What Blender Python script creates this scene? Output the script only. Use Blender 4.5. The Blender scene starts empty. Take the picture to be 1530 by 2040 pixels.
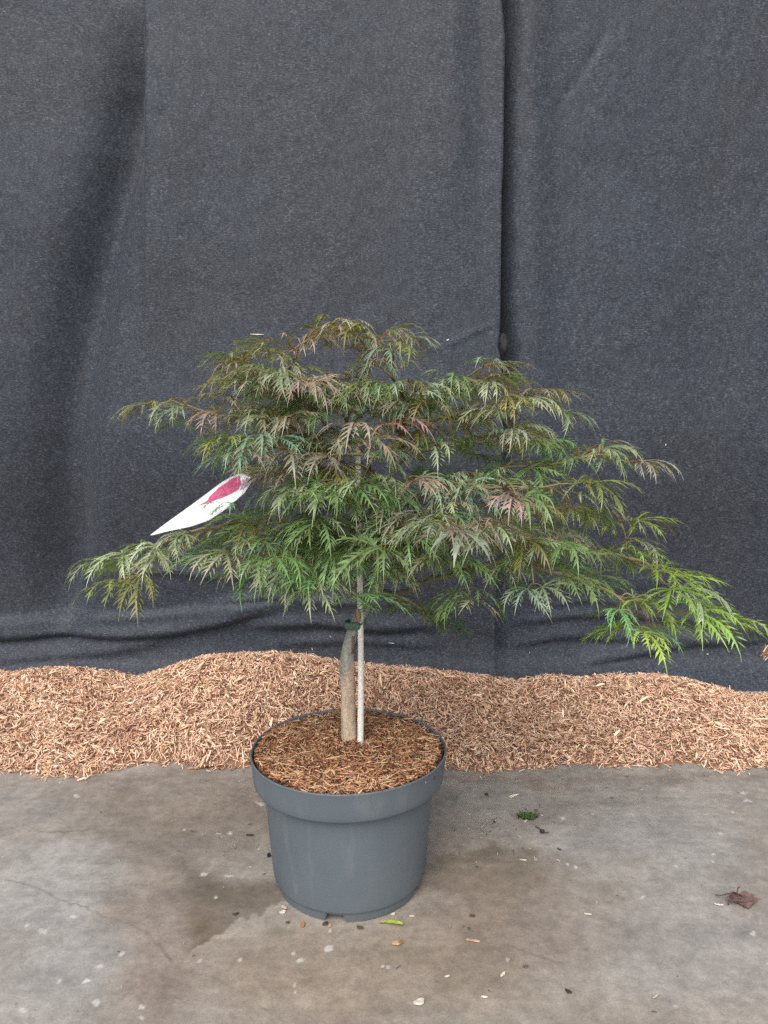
import bpy, math, random
import numpy as np
from mathutils import Vector

random.seed(7)
RNG = np.random.default_rng(11)
S = bpy.context.scene
COL = S.collection
R = math.radians

# ------------------------------------------------------------------ camera
CX, CD, CH, PITCH, FPX = 0.0513, 1.0569, 0.6981, 8.22, 1532.0
cam = bpy.data.cameras.new('camera')
cam.sensor_fit = 'VERTICAL'
cam.sensor_height = 24.0
cam.lens = 12.0 / (1020.0 / FPX)
cam.clip_start = 0.02
cam.clip_end = 200.0
camo = bpy.data.objects.new('camera', cam)
COL.objects.link(camo)
camo.location = (CX, -CD, CH)
camo.rotation_euler = (R(90 - PITCH), 0, 0)
S.camera = camo

# ------------------------------------------------------------------ light
SUN_EL, SUN_AZ = 46.0, 195.0           # azimuth measured clockwise from +Y: behind the camera, a little left
world = bpy.data.worlds.new('World')
S.world = world
world.use_nodes = True
wn, wl = world.node_tree.nodes, world.node_tree.links
wn.clear()
sky = wn.new('ShaderNodeTexSky')
sky.sky_type = 'NISHITA'
sky.sun_disc = False
sky.sun_elevation = R(SUN_EL)
sky.sun_rotation = R(SUN_AZ)
sky.air_density = 1.0
sky.dust_density = 4.0
hs = wn.new('ShaderNodeHueSaturation')
hs.inputs['Saturation'].default_value = 0.22
bg = wn.new('ShaderNodeBackground')
bg.inputs['Strength'].default_value = 0.15
wo = wn.new('ShaderNodeOutputWorld')
wl.new(sky.outputs[0], hs.inputs['Color'])
wl.new(hs.outputs[0], bg.inputs['Color'])
wl.new(bg.outputs[0], wo.inputs['Surface'])
sl = bpy.data.lights.new('sun', 'SUN')
sl.energy = 1.5
sl.angle = R(40)
sl.color = (1.0, 0.95, 0.9)
so = bpy.data.objects.new('sun', sl)
COL.objects.link(so)
sd = Vector((math.sin(R(SUN_AZ)) * math.cos(R(SUN_EL)), math.cos(R(SUN_AZ)) * math.cos(R(SUN_EL)), math.sin(R(SUN_EL))))
so.location = sd * 5
so.rotation_euler = sd.to_track_quat('Z', 'Y').to_euler()
S.view_settings.view_transform = 'Standard'
S.view_settings.look = 'None'
S.view_settings.gamma = 1.0
S.view_settings.use_curve_mapping = False
S.view_settings.exposure = 0.3
S.cycles.max_bounces = 8
S.cycles.use_denoising = False
S.cycles.transparent_max_bounces = 8

# ------------------------------------------------------------------ pixel helpers: a pixel of the photograph to a point of the place
cp, sp_ = math.cos(R(PITCH)), math.sin(R(PITCH))
def ray(px, py):
    a, b = (px - 765) / FPX, (1020 - py) / FPX
    return a, cp + b * sp_, -sp_ + b * cp
def at(px, py, Y):
    x, y, z = ray(px, py)
    t = (Y + CD) / y
    return np.array([CX + x * t, Y, CH + z * t])
def ground_at(px, py, z=0.0):
    x, y, zz = ray(px, py)
    t = (z - CH) / zz
    return np.array([CX + x * t, -CD + y * t, z])
def project(x, y, z):
    dx, dy, dz = x - CX, y + CD, z - CH
    k = dy * cp - dz * sp_
    return 765 + FPX * dx / k, 1020 - FPX * (dy * sp_ + dz * cp) / k

# ------------------------------------------------------------------ noise, mesh and material helpers
def hash2(ix, iy, seed):
    n = (ix.astype(np.int64) * 374761393 + iy.astype(np.int64) * 668265263 + seed * 1442695041) & 0xffffffff
    n = ((n ^ (n >> 13)) * 1274126177) & 0xffffffff
    return ((n ^ (n >> 16)) & 0xffff) / 65535.0
def vnoise(x, y, seed=0):
    ix, iy = np.floor(x), np.floor(y)
    fx, fy = x - ix, y - iy
    fx, fy = fx * fx * (3 - 2 * fx), fy * fy * (3 - 2 * fy)
    a, b = hash2(ix, iy, seed), hash2(ix + 1, iy, seed)
    c, d = hash2(ix, iy + 1, seed), hash2(ix + 1, iy + 1, seed)
    return (a * (1 - fx) + b * fx) * (1 - fy) + (c * (1 - fx) + d * fx) * fy
def fbm(x, y, seed=0, o=4):
    s, a, t = 0, 0.5, 0
    for k in range(o):
        s = s + a * vnoise(x * 2 ** k, y * 2 ** k, seed + 17 * k)
        t += a
        a *= 0.55
    return s / t          # 0..1

def link(o, parent=None):
    COL.objects.link(o)
    if parent is not None:
        o.parent = parent
    return o
def mesh_obj(name, v, f, mat, parent=None, col=None, loc=(0, 0, 0), smooth=True):
    me = bpy.data.meshes.new(name)
    v = np.asarray(v, dtype=np.float32) - np.asarray(loc, dtype=np.float32)
    if isinstance(f, np.ndarray):
        n, k = f.shape
        me.vertices.add(len(v)); me.vertices.foreach_set('co', v.ravel())
        me.loops.add(n * k); me.loops.foreach_set('vertex_index', f.astype(np.int32).ravel())
        me.polygons.add(n); me.polygons.foreach_set('loop_start', np.arange(0, n * k, k, dtype=np.int32))
        me.polygons.foreach_set('loop_total', np.full(n, k, dtype=np.int32))
        me.update(calc_edges=True)
    else:
        me.from_pydata(v.tolist(), [], f)
    if col is not None:
        at_ = me.color_attributes.new('tint', 'FLOAT_COLOR', 'POINT')
        c = np.ones((len(v), 4), dtype=np.float32)
        c[:, :3] = np.asarray(col, dtype=np.float32)
        at_.data.foreach_set('color', c.ravel())
    me.polygons.foreach_set('use_smooth', [smooth] * len(me.polygons))
    me.validate()
    me.materials.append(mat)
    o = bpy.data.objects.new(name, me)
    return link(o, parent)
def tag(o, label=None, cat=None, group=None, kind=None):
    for k, v in (('label', label), ('category', cat), ('group', group), ('kind', kind)):
        if v: o[k] = v
    return o
def empty(name, loc):
    o = bpy.data.objects.new(name, None)
    o.empty_display_size = 0.02
    o.location = loc
    return link(o)

class Mat:
    def __init__(s, name, rough=0.6, color=(0.5, 0.5, 0.5), **kw):
        s.m = bpy.data.materials.new(name)
        s.m.use_nodes = True
        s.n, s.l = s.m.node_tree.nodes, s.m.node_tree.links
        s.b = s.n['Principled BSDF']
        s.b.inputs['Base Color'].default_value = (*color, 1)
        s.b.inputs['Roughness'].default_value = rough
        for k, v in kw.items():
            s.b.inputs[k.replace('_', ' ')].default_value = v
    def node(s, t, **kw):
        q = s.n.new('ShaderNode' + t)
        for k, v in kw.items(): setattr(q, k, v)
        return q
    def coords(s, scale=(1, 1, 1)):
        tc = s.node('TexCoord'); mp = s.node('Mapping')
        mp.inputs['Scale'].default_value = scale
        s.l.new(tc.outputs['Object'], mp.inputs[0])
        return mp.outputs[0]
    def noise(s, scale, detail=3, vec=None, rough=0.55):
        q = s.node('TexNoise')
        q.inputs['Scale'].default_value = scale; q.inputs['Detail'].default_value = detail
        q.inputs['Roughness'].default_value = rough
        s.l.new(vec if vec is not None else s.coords(), q.inputs['Vector'])
        return q.outputs[0]
    def ramp(s, fac, stops):
        q = s.node('ValToRGB')
        e = q.color_ramp.elements
        while len(e) < len(stops): e.new(0.5)
        for a, (p, c) in zip(e, stops):
            a.position = p; a.color = (*c, 1) if not isinstance(c, (int, float)) else (c, c, c, 1)
        s.l.new(fac, q.inputs[0])
        return q.outputs[0]
    def mix(s, a, b, fac=1.0, mode='MULTIPLY'):
        q = s.node('Mix', data_type='RGBA', blend_type=mode)
        for sock, v in ((q.inputs[0], fac), (q.inputs[6], a), (q.inputs[7], b)):
            if isinstance(v, (int, float)): sock.default_value = v
            elif isinstance(v, tuple): sock.default_value = (*v, 1)
            else: s.l.new(v, sock)
        return q.outputs[2]
    def attr(s):
        q = s.node('Attribute', attribute_name='tint')
        return q.outputs['Color']
    def base(s, c): s.l.new(c, s.b.inputs['Base Color'])
    def bump(s, h, dist, strength=1.0):
        q = s.node('Bump')
        q.inputs['Distance'].default_value = dist; q.inputs['Strength'].default_value = strength
        s.l.new(h, q.inputs['Height']); s.l.new(q.outputs[0], s.b.inputs['Normal'])

# fabric: woven ground cover cloth
def fabric_mat():
    m = Mat('woven_black_cloth', rough=0.62)
    m.b.inputs['Sheen Weight'].default_value = 0.12
    m.b.inputs['Sheen Roughness'].default_value = 0.4
    m.b.inputs['Specular IOR Level'].default_value = 0.35
    thread = m.noise(1.0, 2, m.coords((185, 185, 470)), 0.6)
    warp = m.noise(1.0, 2, m.coords((420, 200, 75)), 0.6)
    mid = m.noise(70, 3)
    hue = m.noise(3.5, 3)
    c = m.ramp(thread, [(0.28, (0.017, 0.021, 0.029)), (0.5, (0.040, 0.045, 0.055)), (0.64, (0.074, 0.082, 0.097)), (0.84, (0.20, 0.22, 0.25))])
    c = m.mix(c, m.ramp(warp, [(0.3, 0.72), (0.7, 1.22)]))
    c = m.mix(c, m.ramp(mid, [(0.3, 0.78), (0.7, 1.2)]))
    c = m.mix(c, m.ramp(hue, [(0.35, (0.84, 0.86, 0.91)), (0.65, (0.77, 0.855, 0.97))]))
    m.base(c)
    m.bump(thread, 0.0012, 0.7)
    return m.m

def simple_tint(name, rough, bump_scale=None, bump_d=0.0006, spec=0.4):
    m = Mat(name, rough=rough)
    m.b.inputs['Specular IOR Level'].default_value = spec
    a = m.attr()
    n = m.noise(260, 3)
    m.base(m.mix(a, m.ramp(n, [(0.3, 0.8), (0.7, 1.18)])))
    if bump_scale: m.bump(m.noise(bump_scale, 4), bump_d)
    return m.m

def leaf_mat():
    m = Mat('leaf_blade', rough=0.42)
    m.b.inputs['Specular IOR Level'].default_value = 0.5
    a = m.attr()
    n = m.noise(120, 2)
    c = m.mix(a, m.ramp(n, [(0.3, 0.70), (0.7, 1.26)]))
    m.base(c)
    t = m.node('BsdfTranslucent')
    m.l.new(m.mix(c, (1.25, 1.3, 0.45)), t.inputs['Color'])
    mx = m.node('MixShader'); mx.inputs[0].default_value = 0.3
    out = m.n['Material Output']
    m.l.new(m.b.outputs[0], mx.inputs[1]); m.l.new(t.outputs[0], mx.inputs[2]); m.l.new(mx.outputs[0], out.inputs['Surface'])
    return m.m

def concrete_mat():
    m = Mat('worn_concrete', rough=0.72)
    m.b.inputs['Specular IOR Level'].default_value = 0.35
    a = m.attr()
    f1 = m.noise(420, 3, rough=0.7); f2 = m.noise(60, 4, rough=0.6)
    c = m.mix(a, m.ramp(f1, [(0.3, 0.82), (0.7, 1.16)]))
    c = m.mix(c, m.ramp(f2, [(0.3, 0.84), (0.7, 1.14)]))
    m.base(c)
    r = m.ramp(m.noise(9, 4), [(0.35, 0.5), (0.65, 0.8)])
    m.l.new(r, m.b.inputs['Roughness'])
    m.bump(f2, 0.0015, 0.5)
    return m.m

def pot_mat():
    m = Mat('grey_pot_plastic', rough=0.55, color=(0.12, 0.15, 0.18))
    m.b.inputs['Specular IOR Level'].default_value = 0.45
    n = m.noise(7, 4); s = m.noise(900, 2)
    c = m.ramp(n, [(0.3, (0.094, 0.118, 0.142)), (0.7, (0.116, 0.139, 0.157))])
    dust = m.ramp(m.noise(210, 4, rough=0.7), [(0.80, 0.0), (0.83, 0.4)])
    c = m.mix(c, (0.45, 0.43, 0.4), dust, 'MIX')
    scuff = m.ramp(m.noise(1.0, 4, m.coords((40, 40, 9))), [(0.55, 0.0), (0.75, 0.2)])
    c = m.mix(c, (0.3, 0.29, 0.27), scuff, 'MIX')
    m.base(c)
    m.l.new(m.ramp(m.noise(14, 3), [(0.35, 0.48), (0.65, 0.64)]), m.b.inputs['Roughness'])
    m.bump(s, 0.0002, 0.5)
    return m.m

M_FAB = fabric_mat()
M_LEAF = leaf_mat()
M_CONC = concrete_mat()
M_POT = pot_mat()
M_CHIP = simple_tint('bark_chip', 0.8, spec=0.25)
M_BARK = simple_tint('maple_bark', 0.7, 500, 0.0008, 0.3)
M_BITS = simple_tint('dry_debris', 0.75, spec=0.3)
M_STAKE = simple_tint('bamboo_cane', 0.55, 300, 0.0003, 0.4)
M_TIE = simple_tint('green_tie_rubber', 0.5)
M_TAG = Mat('white_label_plastic', rough=0.3, color=(0.86, 0.87, 0.88)).m
M_PRINT = simple_tint('label_print', 0.35)

# ------------------------------------------------------------------ ground
def dist_poly(x, y, pts):
    d = np.full(x.shape, 1e9)
    for (x0, y0), (x1, y1) in zip(pts[:-1], pts[1:]):
        ex, ey = x1 - x0, y1 - y0
        t = np.clip(((x - x0) * ex + (y - y0) * ey) / (ex * ex + ey * ey), 0, 1)
        d = np.minimum(d, np.hypot(x - x0 - t * ex, y - y0 - t * ey))
    return d
def smooth(a, b, x):
    t = np.clip((x - a) / (b - a), 0, 1)
    return t * t * (3 - 2 * t)

def build_ground():
    xs = np.concatenate([np.linspace(-9, -0.75, 24)[:-1], np.arange(-0.75, 0.86, 0.0022), np.linspace(0.86, 9, 24)[1:]])
    ys = np.concatenate([np.linspace(-9, -0.36, 24)[:-1], np.arange(-0.36, 0.46, 0.0022), np.linspace(0.46, 3.0, 12)[1:]])
    X, Y = np.meshgrid(xs, ys)
    x, y = X.ravel(), Y.ravel()
    yy = np.maximum(y, -0.8)
    px, py = project(x, yy, np.zeros_like(x))
    # the stains are irregular: warp the lookup
    wx = px + 150 * (fbm(x * 9, y * 9, 3) - 0.5) + 40 * (fbm(x * 40, y * 40, 4) - 0.5)
    wy = py + 90 * (fbm(x * 9, y * 9, 5) - 0.5) + 26 * (fbm(x * 40, y * 40, 6) - 0.5)
    c = np.tile(np.array([0.335, 0.312, 0.29]), (len(x), 1))
    def blob(cx, cy, rx, ry, col, k=1.0, hard=1.0):
        nonlocal c
        q = np.hypot((wx - cx) / rx, (wy - cy) / ry)
        w = (k * (1 - smooth(1 - 0.75 / hard, 1 + 0.35 / hard, q)))[:, None]
        c = c * (1 - w) + np.array(col) * w
    blob(100, 1850, 330, 190, (0.36, 0.355, 0.352), .95)
    blob(130, 1700, 120, 60, (0.36, 0.36, 0.35), .7)
    blob(300, 1610, 460, 75, (0.28, 0.245, 0.215), .85)
    blob(60, 1610, 130, 50, (0.33, 0.32, 0.31), .6)
    blob(1320, 1700, 260, 110, (0.35, 0.345, 0.338), .95)
    blob(1420, 1860, 240, 130, (0.345, 0.333, 0.328), .9)
    blob(1150, 1870, 180, 110, (0.33, 0.315, 0.305), .8)
    blob(740, 1950, 420, 120, (0.315, 0.272, 0.23), .95)
    blob(1000, 1620, 160, 70, (0.29, 0.285, 0.275), .6)
    blob(330, 1770, 130, 130, (0.265, 0.228, 0.20), .85)
    blob(330, 1960, 80, 160, (0.29, 0.25, 0.228), .8)
    blob(960, 1765, 170, 75, (0.20, 0.16, 0.125), .85)
    blob(1010, 1745, 90, 26, (0.2, 0.18, 0.15), .5)
    blob(930, 1715, 130, 18, (0.165, 0.138, 0.105), .7)
    blob(420, 1690, 150, 60, (0.235, 0.215, 0.198), .65)
    blob(470, 1790, 120, 40, (0.17, 0.147, 0.125), .8)
    blob(1030, 1860, 240, 75, (0.265, 0.222, 0.19), .7)
    # dark damp-looking stain with a sharp lower rim, left of the pot
    rim = np.interp(px, [340, 375, 400, 440, 480, 520, 560, 640], [1930, 1895, 1872, 1858, 1832, 1815, 1800, 1795]) + 22 * (fbm(x * 55, y * 55, 9, 6) - 0.5) * 2
    w = (smooth(345, 400, px) * (1 - smooth(560, 640, px)) * smooth(rim + 3, rim - 3, py) * smooth(1730, 1850, wy)) * np.clip(.25 + 1.0 * fbm(x * 35, y * 35, 58, 5), 0, .92)
    c = c * (1 - w[:, None]) + np.array([0.155, 0.128, 0.10]) * w[:, None]
    w = smooth(12, 3, np.abs(py - rim - 6)) * smooth(370, 400, px) * (1 - smooth(540, 570, px)) * 0.3
    c = c * (1 - w[:, None]) + np.array([0.42, 0.39, 0.35]) * w[:, None]
    # curved brown stain line running from the left patch to the pot
    d = dist_poly(px + 14 * (fbm(x * 50, y * 50, 31) - .5), py + 14 * (fbm(x * 50, y * 50, 32) - .5),
                  [(190, 1650), (250, 1668), (305, 1690), (350, 1708), (385, 1745), (430, 1762), (540, 1768)])
    w = (smooth(26, 2, d) * 0.45 * fbm(x * 30, y * 30, 33) * 1.6)[:, None]
    c = c * (1 - w) + np.array([0.14, 0.12, 0.1]) * w
    # hairline cracks
    wob = 9 * (fbm(x * 60, y * 60, 41, 5) - .5) * 2
    for pts, wd, k in (([(-40, 1745), (40, 1755), (90, 1775), (140, 1800), (190, 1812), (205, 1825), (250, 1835)], 1.2, .5),
                       ([(250, 1835), (290, 1855), (330, 1900), (345, 1920), (375, 1935), (430, 1950), (490, 1980), (520, 2005), (570, 2035)], 1.0, .4),
                       ([(60, 1650), (110, 1660), (150, 1651), (190, 1650)], 1.3, .5),
                       ([(318, 1880), (335, 1905), (345, 1915)], 3, .5),
                       ([(1010, 1880), (1050, 1895), (1070, 1905), (1120, 1920)], 1.8, .3),
                       ([(1140, 1755), (1200, 1775), (1250, 1790)], 4, .2)):
        d = dist_poly(px + wob, py + wob, pts)
        w = (smooth(wd * 1.7, wd * 0.4, d) * k * (0.55 + 0.45 * smooth(.3, .6, fbm(x * 90, y * 90, 43))))[:, None]
        c = c * (1 - w) + np.array([0.1, 0.09, 0.08]) * w
    # brown line of dust along the chip bed
    w = (smooth(14, 2, np.abs(wy - 1545)) * 0.35)[:, None]
    c = c * (1 - w) + np.array([0.2, 0.15, 0.115]) * w
    # fine mottling, trowel marks
    g = 0.72 + 0.54 * fbm(x * 24, y * 24, 51, 5)
    br = (smooth(.42, .68, fbm(x * 6 + 3, y * 6, 57, 4)) * .5)[:, None]
    c = c * (1 - br) + c * np.array([.88, .82, .75]) * br
    g *= 0.9 + 0.2 * fbm(x * 8, y * 90, 52, 3)
    g *= 0.93 + 0.14 * fbm(x * 160, y * 160, 53, 2)
    c *= g[:, None] * np.array([.95, .92, .895])
    # lime and paint splashes
    sp = [(86, 1854, 9, 4), (145, 1825, 5, 3), (243, 1898, 6, 5), (197, 1924, 9, 4), (170, 1953, 7, 5), (192, 1997, 7, 8), (45, 2010, 9, 6), (280, 2004, 6, 4),
          (282, 2027, 6, 5), (480, 1910, 5, 3), (657, 1888, 9, 7), (595, 1911, 8, 4), (587, 1960, 5, 4), (589, 1975, 4, 4), (760, 1923, 5, 4), (405, 1740, 9, 4),
          (458, 1742, 7, 3), (430, 1785, 3, 3), (517, 1600, 7, 4), (153, 1585, 7, 2.5), (1280, 1785, 5, 3), (1147, 1726, 4, 3), (1420, 1700, 5, 3), (1255, 1620, 14, 9),
          (1342, 1725, 4, 3), (1500, 1858, 8, 5), (1345, 2004, 5, 3), (1122, 1631, 4, 2), (1010, 1911, 4, 4), (435, 1660, 4, 2), (365, 1653, 4, 2), (455, 1660, 5, 2.5), (1490, 1594, 8, 3), (1480, 1580, 8, 2)]
    jx, jy = px + 15 * (fbm(x * 130, y * 130, 61) - .5), py + 11 * (fbm(x * 130, y * 130, 62) - .5)
    for cx, cy, rx, ry in sp:
        q = np.hypot((jx - cx) / rx, (jy - cy) / ry)
        soft = 0.45 if rx > 11 else 0.9
        w = (smooth(1.15, 0.75 if soft > .5 else 0.2, q) * soft * 0.62)[:, None]
        c = c * (1 - w) + np.array([0.66, 0.65, 0.63]) * w
    cells = hash2(np.floor(x / 0.0045), np.floor(y / 0.006), 77)
    w = ((cells > 0.9994) * 0.5)[:, None]
    c = c * (1 - w) + np.array([0.62, 0.61, 0.58]) * w
    z = 0.0012 * (fbm(x * 30, y * 30, 71) - 0.5) - 0.0012
    nx, ny = len(xs), len(ys)
    i = np.arange(nx * ny).reshape(ny, nx)
    f = np.stack([i[:-1, :-1], i[:-1, 1:], i[1:, 1:], i[1:, :-1]], -1).reshape(-1, 4)
    o = mesh_obj('ground', np.stack([x, y, z], 1), f, M_CONC, col=c)
    tag(o, kind='structure')
build_ground()

# ------------------------------------------------------------------ cloth backdrop
YF = 0.70
def cloth_folds(x, z, left):
    """forward displacement (towards the camera) of the cloth at points given by their photo pixel"""
    px, py = project(x, np.full_like(x, YF), z)
    d = 0.006 * (fbm(x * 3, z * 3, 81) - .5) * 2 + 0.004 * (fbm(x * 9, z * 5, 82) - .5) * 2
    d += 0.0012 * (fbm(x * 45, z * 30, 83, 3) - .5) * 2
    def ledge(pts, amp, up, down):
        nonlocal d
        X = [p[0] for p in pts]; Yp = [p[1] for p in pts]
        line = np.interp(px, X, Yp)
        fade = smooth(X[0] - 60, X[0] + 70, px) * (1 - smooth(X[-1] - 70, X[-1] + 60, px))
        s = line - py
        d += .75 * amp * fade * np.where(s > 0, np.exp(-(s / up) ** 2), np.exp(-(s / down) ** 2))
    ledge([(-80, 1292), (100, 1285), (200, 1288), (330, 1280), (420, 1262), (500, 1240)], 0.030, 26, 7)
    ledge([(-80, 1340), (60, 1330), (200, 1318), (300, 1300)], 0.014, 26, 12)
    ledge([(-80, 1264), (120, 1256), (300, 1246), (420, 1232), (560, 1222), (700, 1226)], 0.012, 9, 15)
    ledge([(420, 1218), (520, 1206), (620, 1214), (720, 1222)], 0.012, 12, 6)
    ledge([(240, 1150), (330, 1152), (430, 1165), (560, 1160)], 0.008, 12, 7)
    ledge([(500, 1268), (620, 1262), (760, 1275), (850, 1270)], 0.020, 22, 9)
    ledge([(560, 1305), (700, 1300), (860, 1310)], 0.010, 14, 8)
    ledge([(1060, 1262), (1160, 1250), (1260, 1246), (1420, 1262), (1600, 1290)], 0.010, 14, 6)
    ledge([(1040, 1310), (1150, 1292), (1300, 1300), (1420, 1296)], 0.012, 20, 7)
    ledge([(1180, 1346), (1300, 1326), (1420, 1306), (1560, 1300)], 0.018, 20, 8)
    ledge([(1120, 1225), (1200, 1215), (1300, 1228)], 0.005, 10, 5)
    ledge([(1060, 1170), (1200, 1190), (1360, 1175)], 0.004, 22, 14)
    # lower part leans back, shaped to darken; bottom edge runs forward under the chips
    d -= 0.10 * smooth(820, 1330, py)
    d += 0.035 * smooth(1290, 1420, py) + 0.085 * smooth(1335, 1430, py)
    def groove(pts, amp, wl_, wr, sharp=False):
        nonlocal d
        Yp = [p[1] for p in pts]; X = [p[0] for p in pts]
        c = np.interp(py, Yp, X)
        k = smooth(Yp[0], Yp[0] + 240, py) * (1 - smooth(Yp[-1] - 260, Yp[-1], py))
        s = px - c
        wr_ = wr * (0.16 + .84 * smooth(180, 520, py)) if sharp else wr
        d -= amp * k * np.where(s < 0, np.exp(-(s / wl_) ** 2), np.exp(-(s / wr_) ** 2))
    if left:
        groove([(284, 0), (282, 180), (268, 300), (226, 430), (190, 560), (162, 700), (135, 900), (110, 1150), (90, 1400)], 0.058, 70, 44, True)
        groove([(150, 420), (120, 700), (70, 1000), (40, 1300)], 0.018, 120, 110)
        # sharp pleat at the right of the fold
        k = smooth(-200, 250, py) * (1 - smooth(420, 760, py))
        s = px - 293
        d += 0.018 * k * np.where(s < 0, np.exp(-(s / 6) ** 2), np.exp(-(s / 120) ** 2))
        k2 = 1 - smooth(200, 620, py)
        d += 0.016 * k2 * np.exp(-((px - 900) / 45) ** 2)                 # soft roll beside the overlap
        ledge([(880, 694), (940, 664), (1000, 640)], 0.004, 8, 5)
        groove([(880, 1180), (905, 1260), (940, 1335), (960, 1400)], 0.02, 24, 20)
        groove([(720, -300), (735, 200), (745, 500), (750, 900)], 0.008, 110, 120)
        # the free edge curls forward
        d += 0.012 * smooth(960, 1004, px)
    else:
        d -= 0.02 - 0.012 * smooth(700, 1150, py)
        w = np.interp(py, [0, 200, 600, 700, 1000, 1350], [26, 19, 16, 24, 26, 22])
        s = (px - 1003) / w
        d -= (0.05 - 0.036 * smooth(680, 1000, py)) * np.exp(-np.clip(s, 0, 9) ** 2 * 1.6) * (s < 4)
        d += 0.016 * np.exp(-((px - 1060) / 40) ** 2) * (1 - smooth(900, 1300, py))
        groove([(1255, -60), (1200, 80), (1165, 140), (1120, 200), (1075, 290)], 0.006, 16, 9)
        ledge([(1090, 690), (1200, 730), (1300, 660), (1420, 560)], 0.002, 26, 14)
        groove([(1440, 200), (1430, 500), (1440, 900), (1430, 1300)], 0.010, 90, 90)
    return d
def build_cloth(left):
    zs = np.arange(-0.004, 2.1, 0.0055)
    if left:
        us = np.arange(0, 1.0001, 1 / 330.0)
        Z, U = np.meshgrid(zs, us, indexing='ij')
        # overlap edge wanders a little
        def edge(z):
            pyz = project(np.zeros_like(z), np.full_like(z, YF), z)[1]
            ex = np.interp(pyz, [-400, 0, 40, 80, 160, 340, 380, 640, 690, 760, 1000, 1350], [994, 996, 1001, 1004, 1003, 1001, 998, 995, 993, 1000, 998, 996])
            return (ex - 765) / FPX * ((YF + CD) * cp - (z - CH) * sp_) + CX
        E_ = edge(zs)[:, None]
        X = -1.75 + (E_ + 1.75) * U
    else:
        us = np.arange(0, 1.0001, 1 / 320.0)
        Z, U = np.meshgrid(zs, us, indexing='ij')
        X = 0.21 + (1.95 - 0.21) * U
    x, z = X.ravel(), Z.ravel()
    y = YF - cloth_folds(x, z, left)
    n0, n1 = X.shape
    i = np.arange(n0 * n1).reshape(n0, n1)
    f = np.stack([i[:-1, :-1], i[:-1, 1:], i[1:, 1:], i[1:, :-1]], -1).reshape(-1, 4)
    o = mesh_obj('cloth_backdrop', np.stack([x, y, z], 1), f, M_FAB)
    sm = o.modifiers.new('thickness', 'SOLIDIFY'); sm.thickness = 0.0012; sm.offset = 1
    if left:
        tag(o, 'wide black woven cloth left of the vertical overlap, with a deep slanting fold', 'backdrop cloth', 'black cloths hung behind the tree')
        # gathered knot at the edge of the overlap
        c = at(1003, 686, YF - 0.012)
        v, fc = [], []
        nu, nv = 14, 10
        for a in range(nv + 1):
            th = math.pi * a / nv
            for b in range(nu):
                ph = 2 * math.pi * b / nu
                r = 1 + 0.3 * math.sin(3 * ph + 1 + 2 * th) + 0.15 * math.sin(5 * ph)
                v.append((c[0] + 0.010 * r * math.sin(th) * math.cos(ph), c[1] + 0.008 * r * math.sin(th) * math.sin(ph), c[2] + 0.022 * math.cos(th) + 0.004 * math.sin(2 * ph)))
        for a in range(nv):
            for b in range(nu):
                fc.append((a * nu + b, (a + 1) * nu + b, (a + 1) * nu + (b + 1) % nu, a * nu + (b + 1) % nu))
        for s_ in (-1, 1):
            k = len(v)
            p0 = c + np.array([0.006 * s_, -0.006, 0.002]); p1 = c + np.array([0.017 * s_, -0.010, 0.014 + 0.004 * s_])
            v += [tuple(p0 + np.array([0, 0, .002])), tuple(p0 - np.array([0, 0, .002])), tuple(p1), tuple(p0 + np.array([0, .003, 0]))]
            fc += [(k, k + 1, k + 2), (k + 1, k + 3, k + 2), (k + 3, k, k + 2)]
        mesh_obj('knot', v, fc, M_KNOT, o)
    else:
        tag(o, 'black woven cloth right of the vertical overlap, tucked behind the other sheet', 'backdrop cloth', 'black cloths hung behind the tree')
    return o
M_KNOT = Mat('knot_cloth', rough=0.7, color=(0.010, 0.010, 0.012)).m
build_cloth(True)
build_cloth(False)

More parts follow.
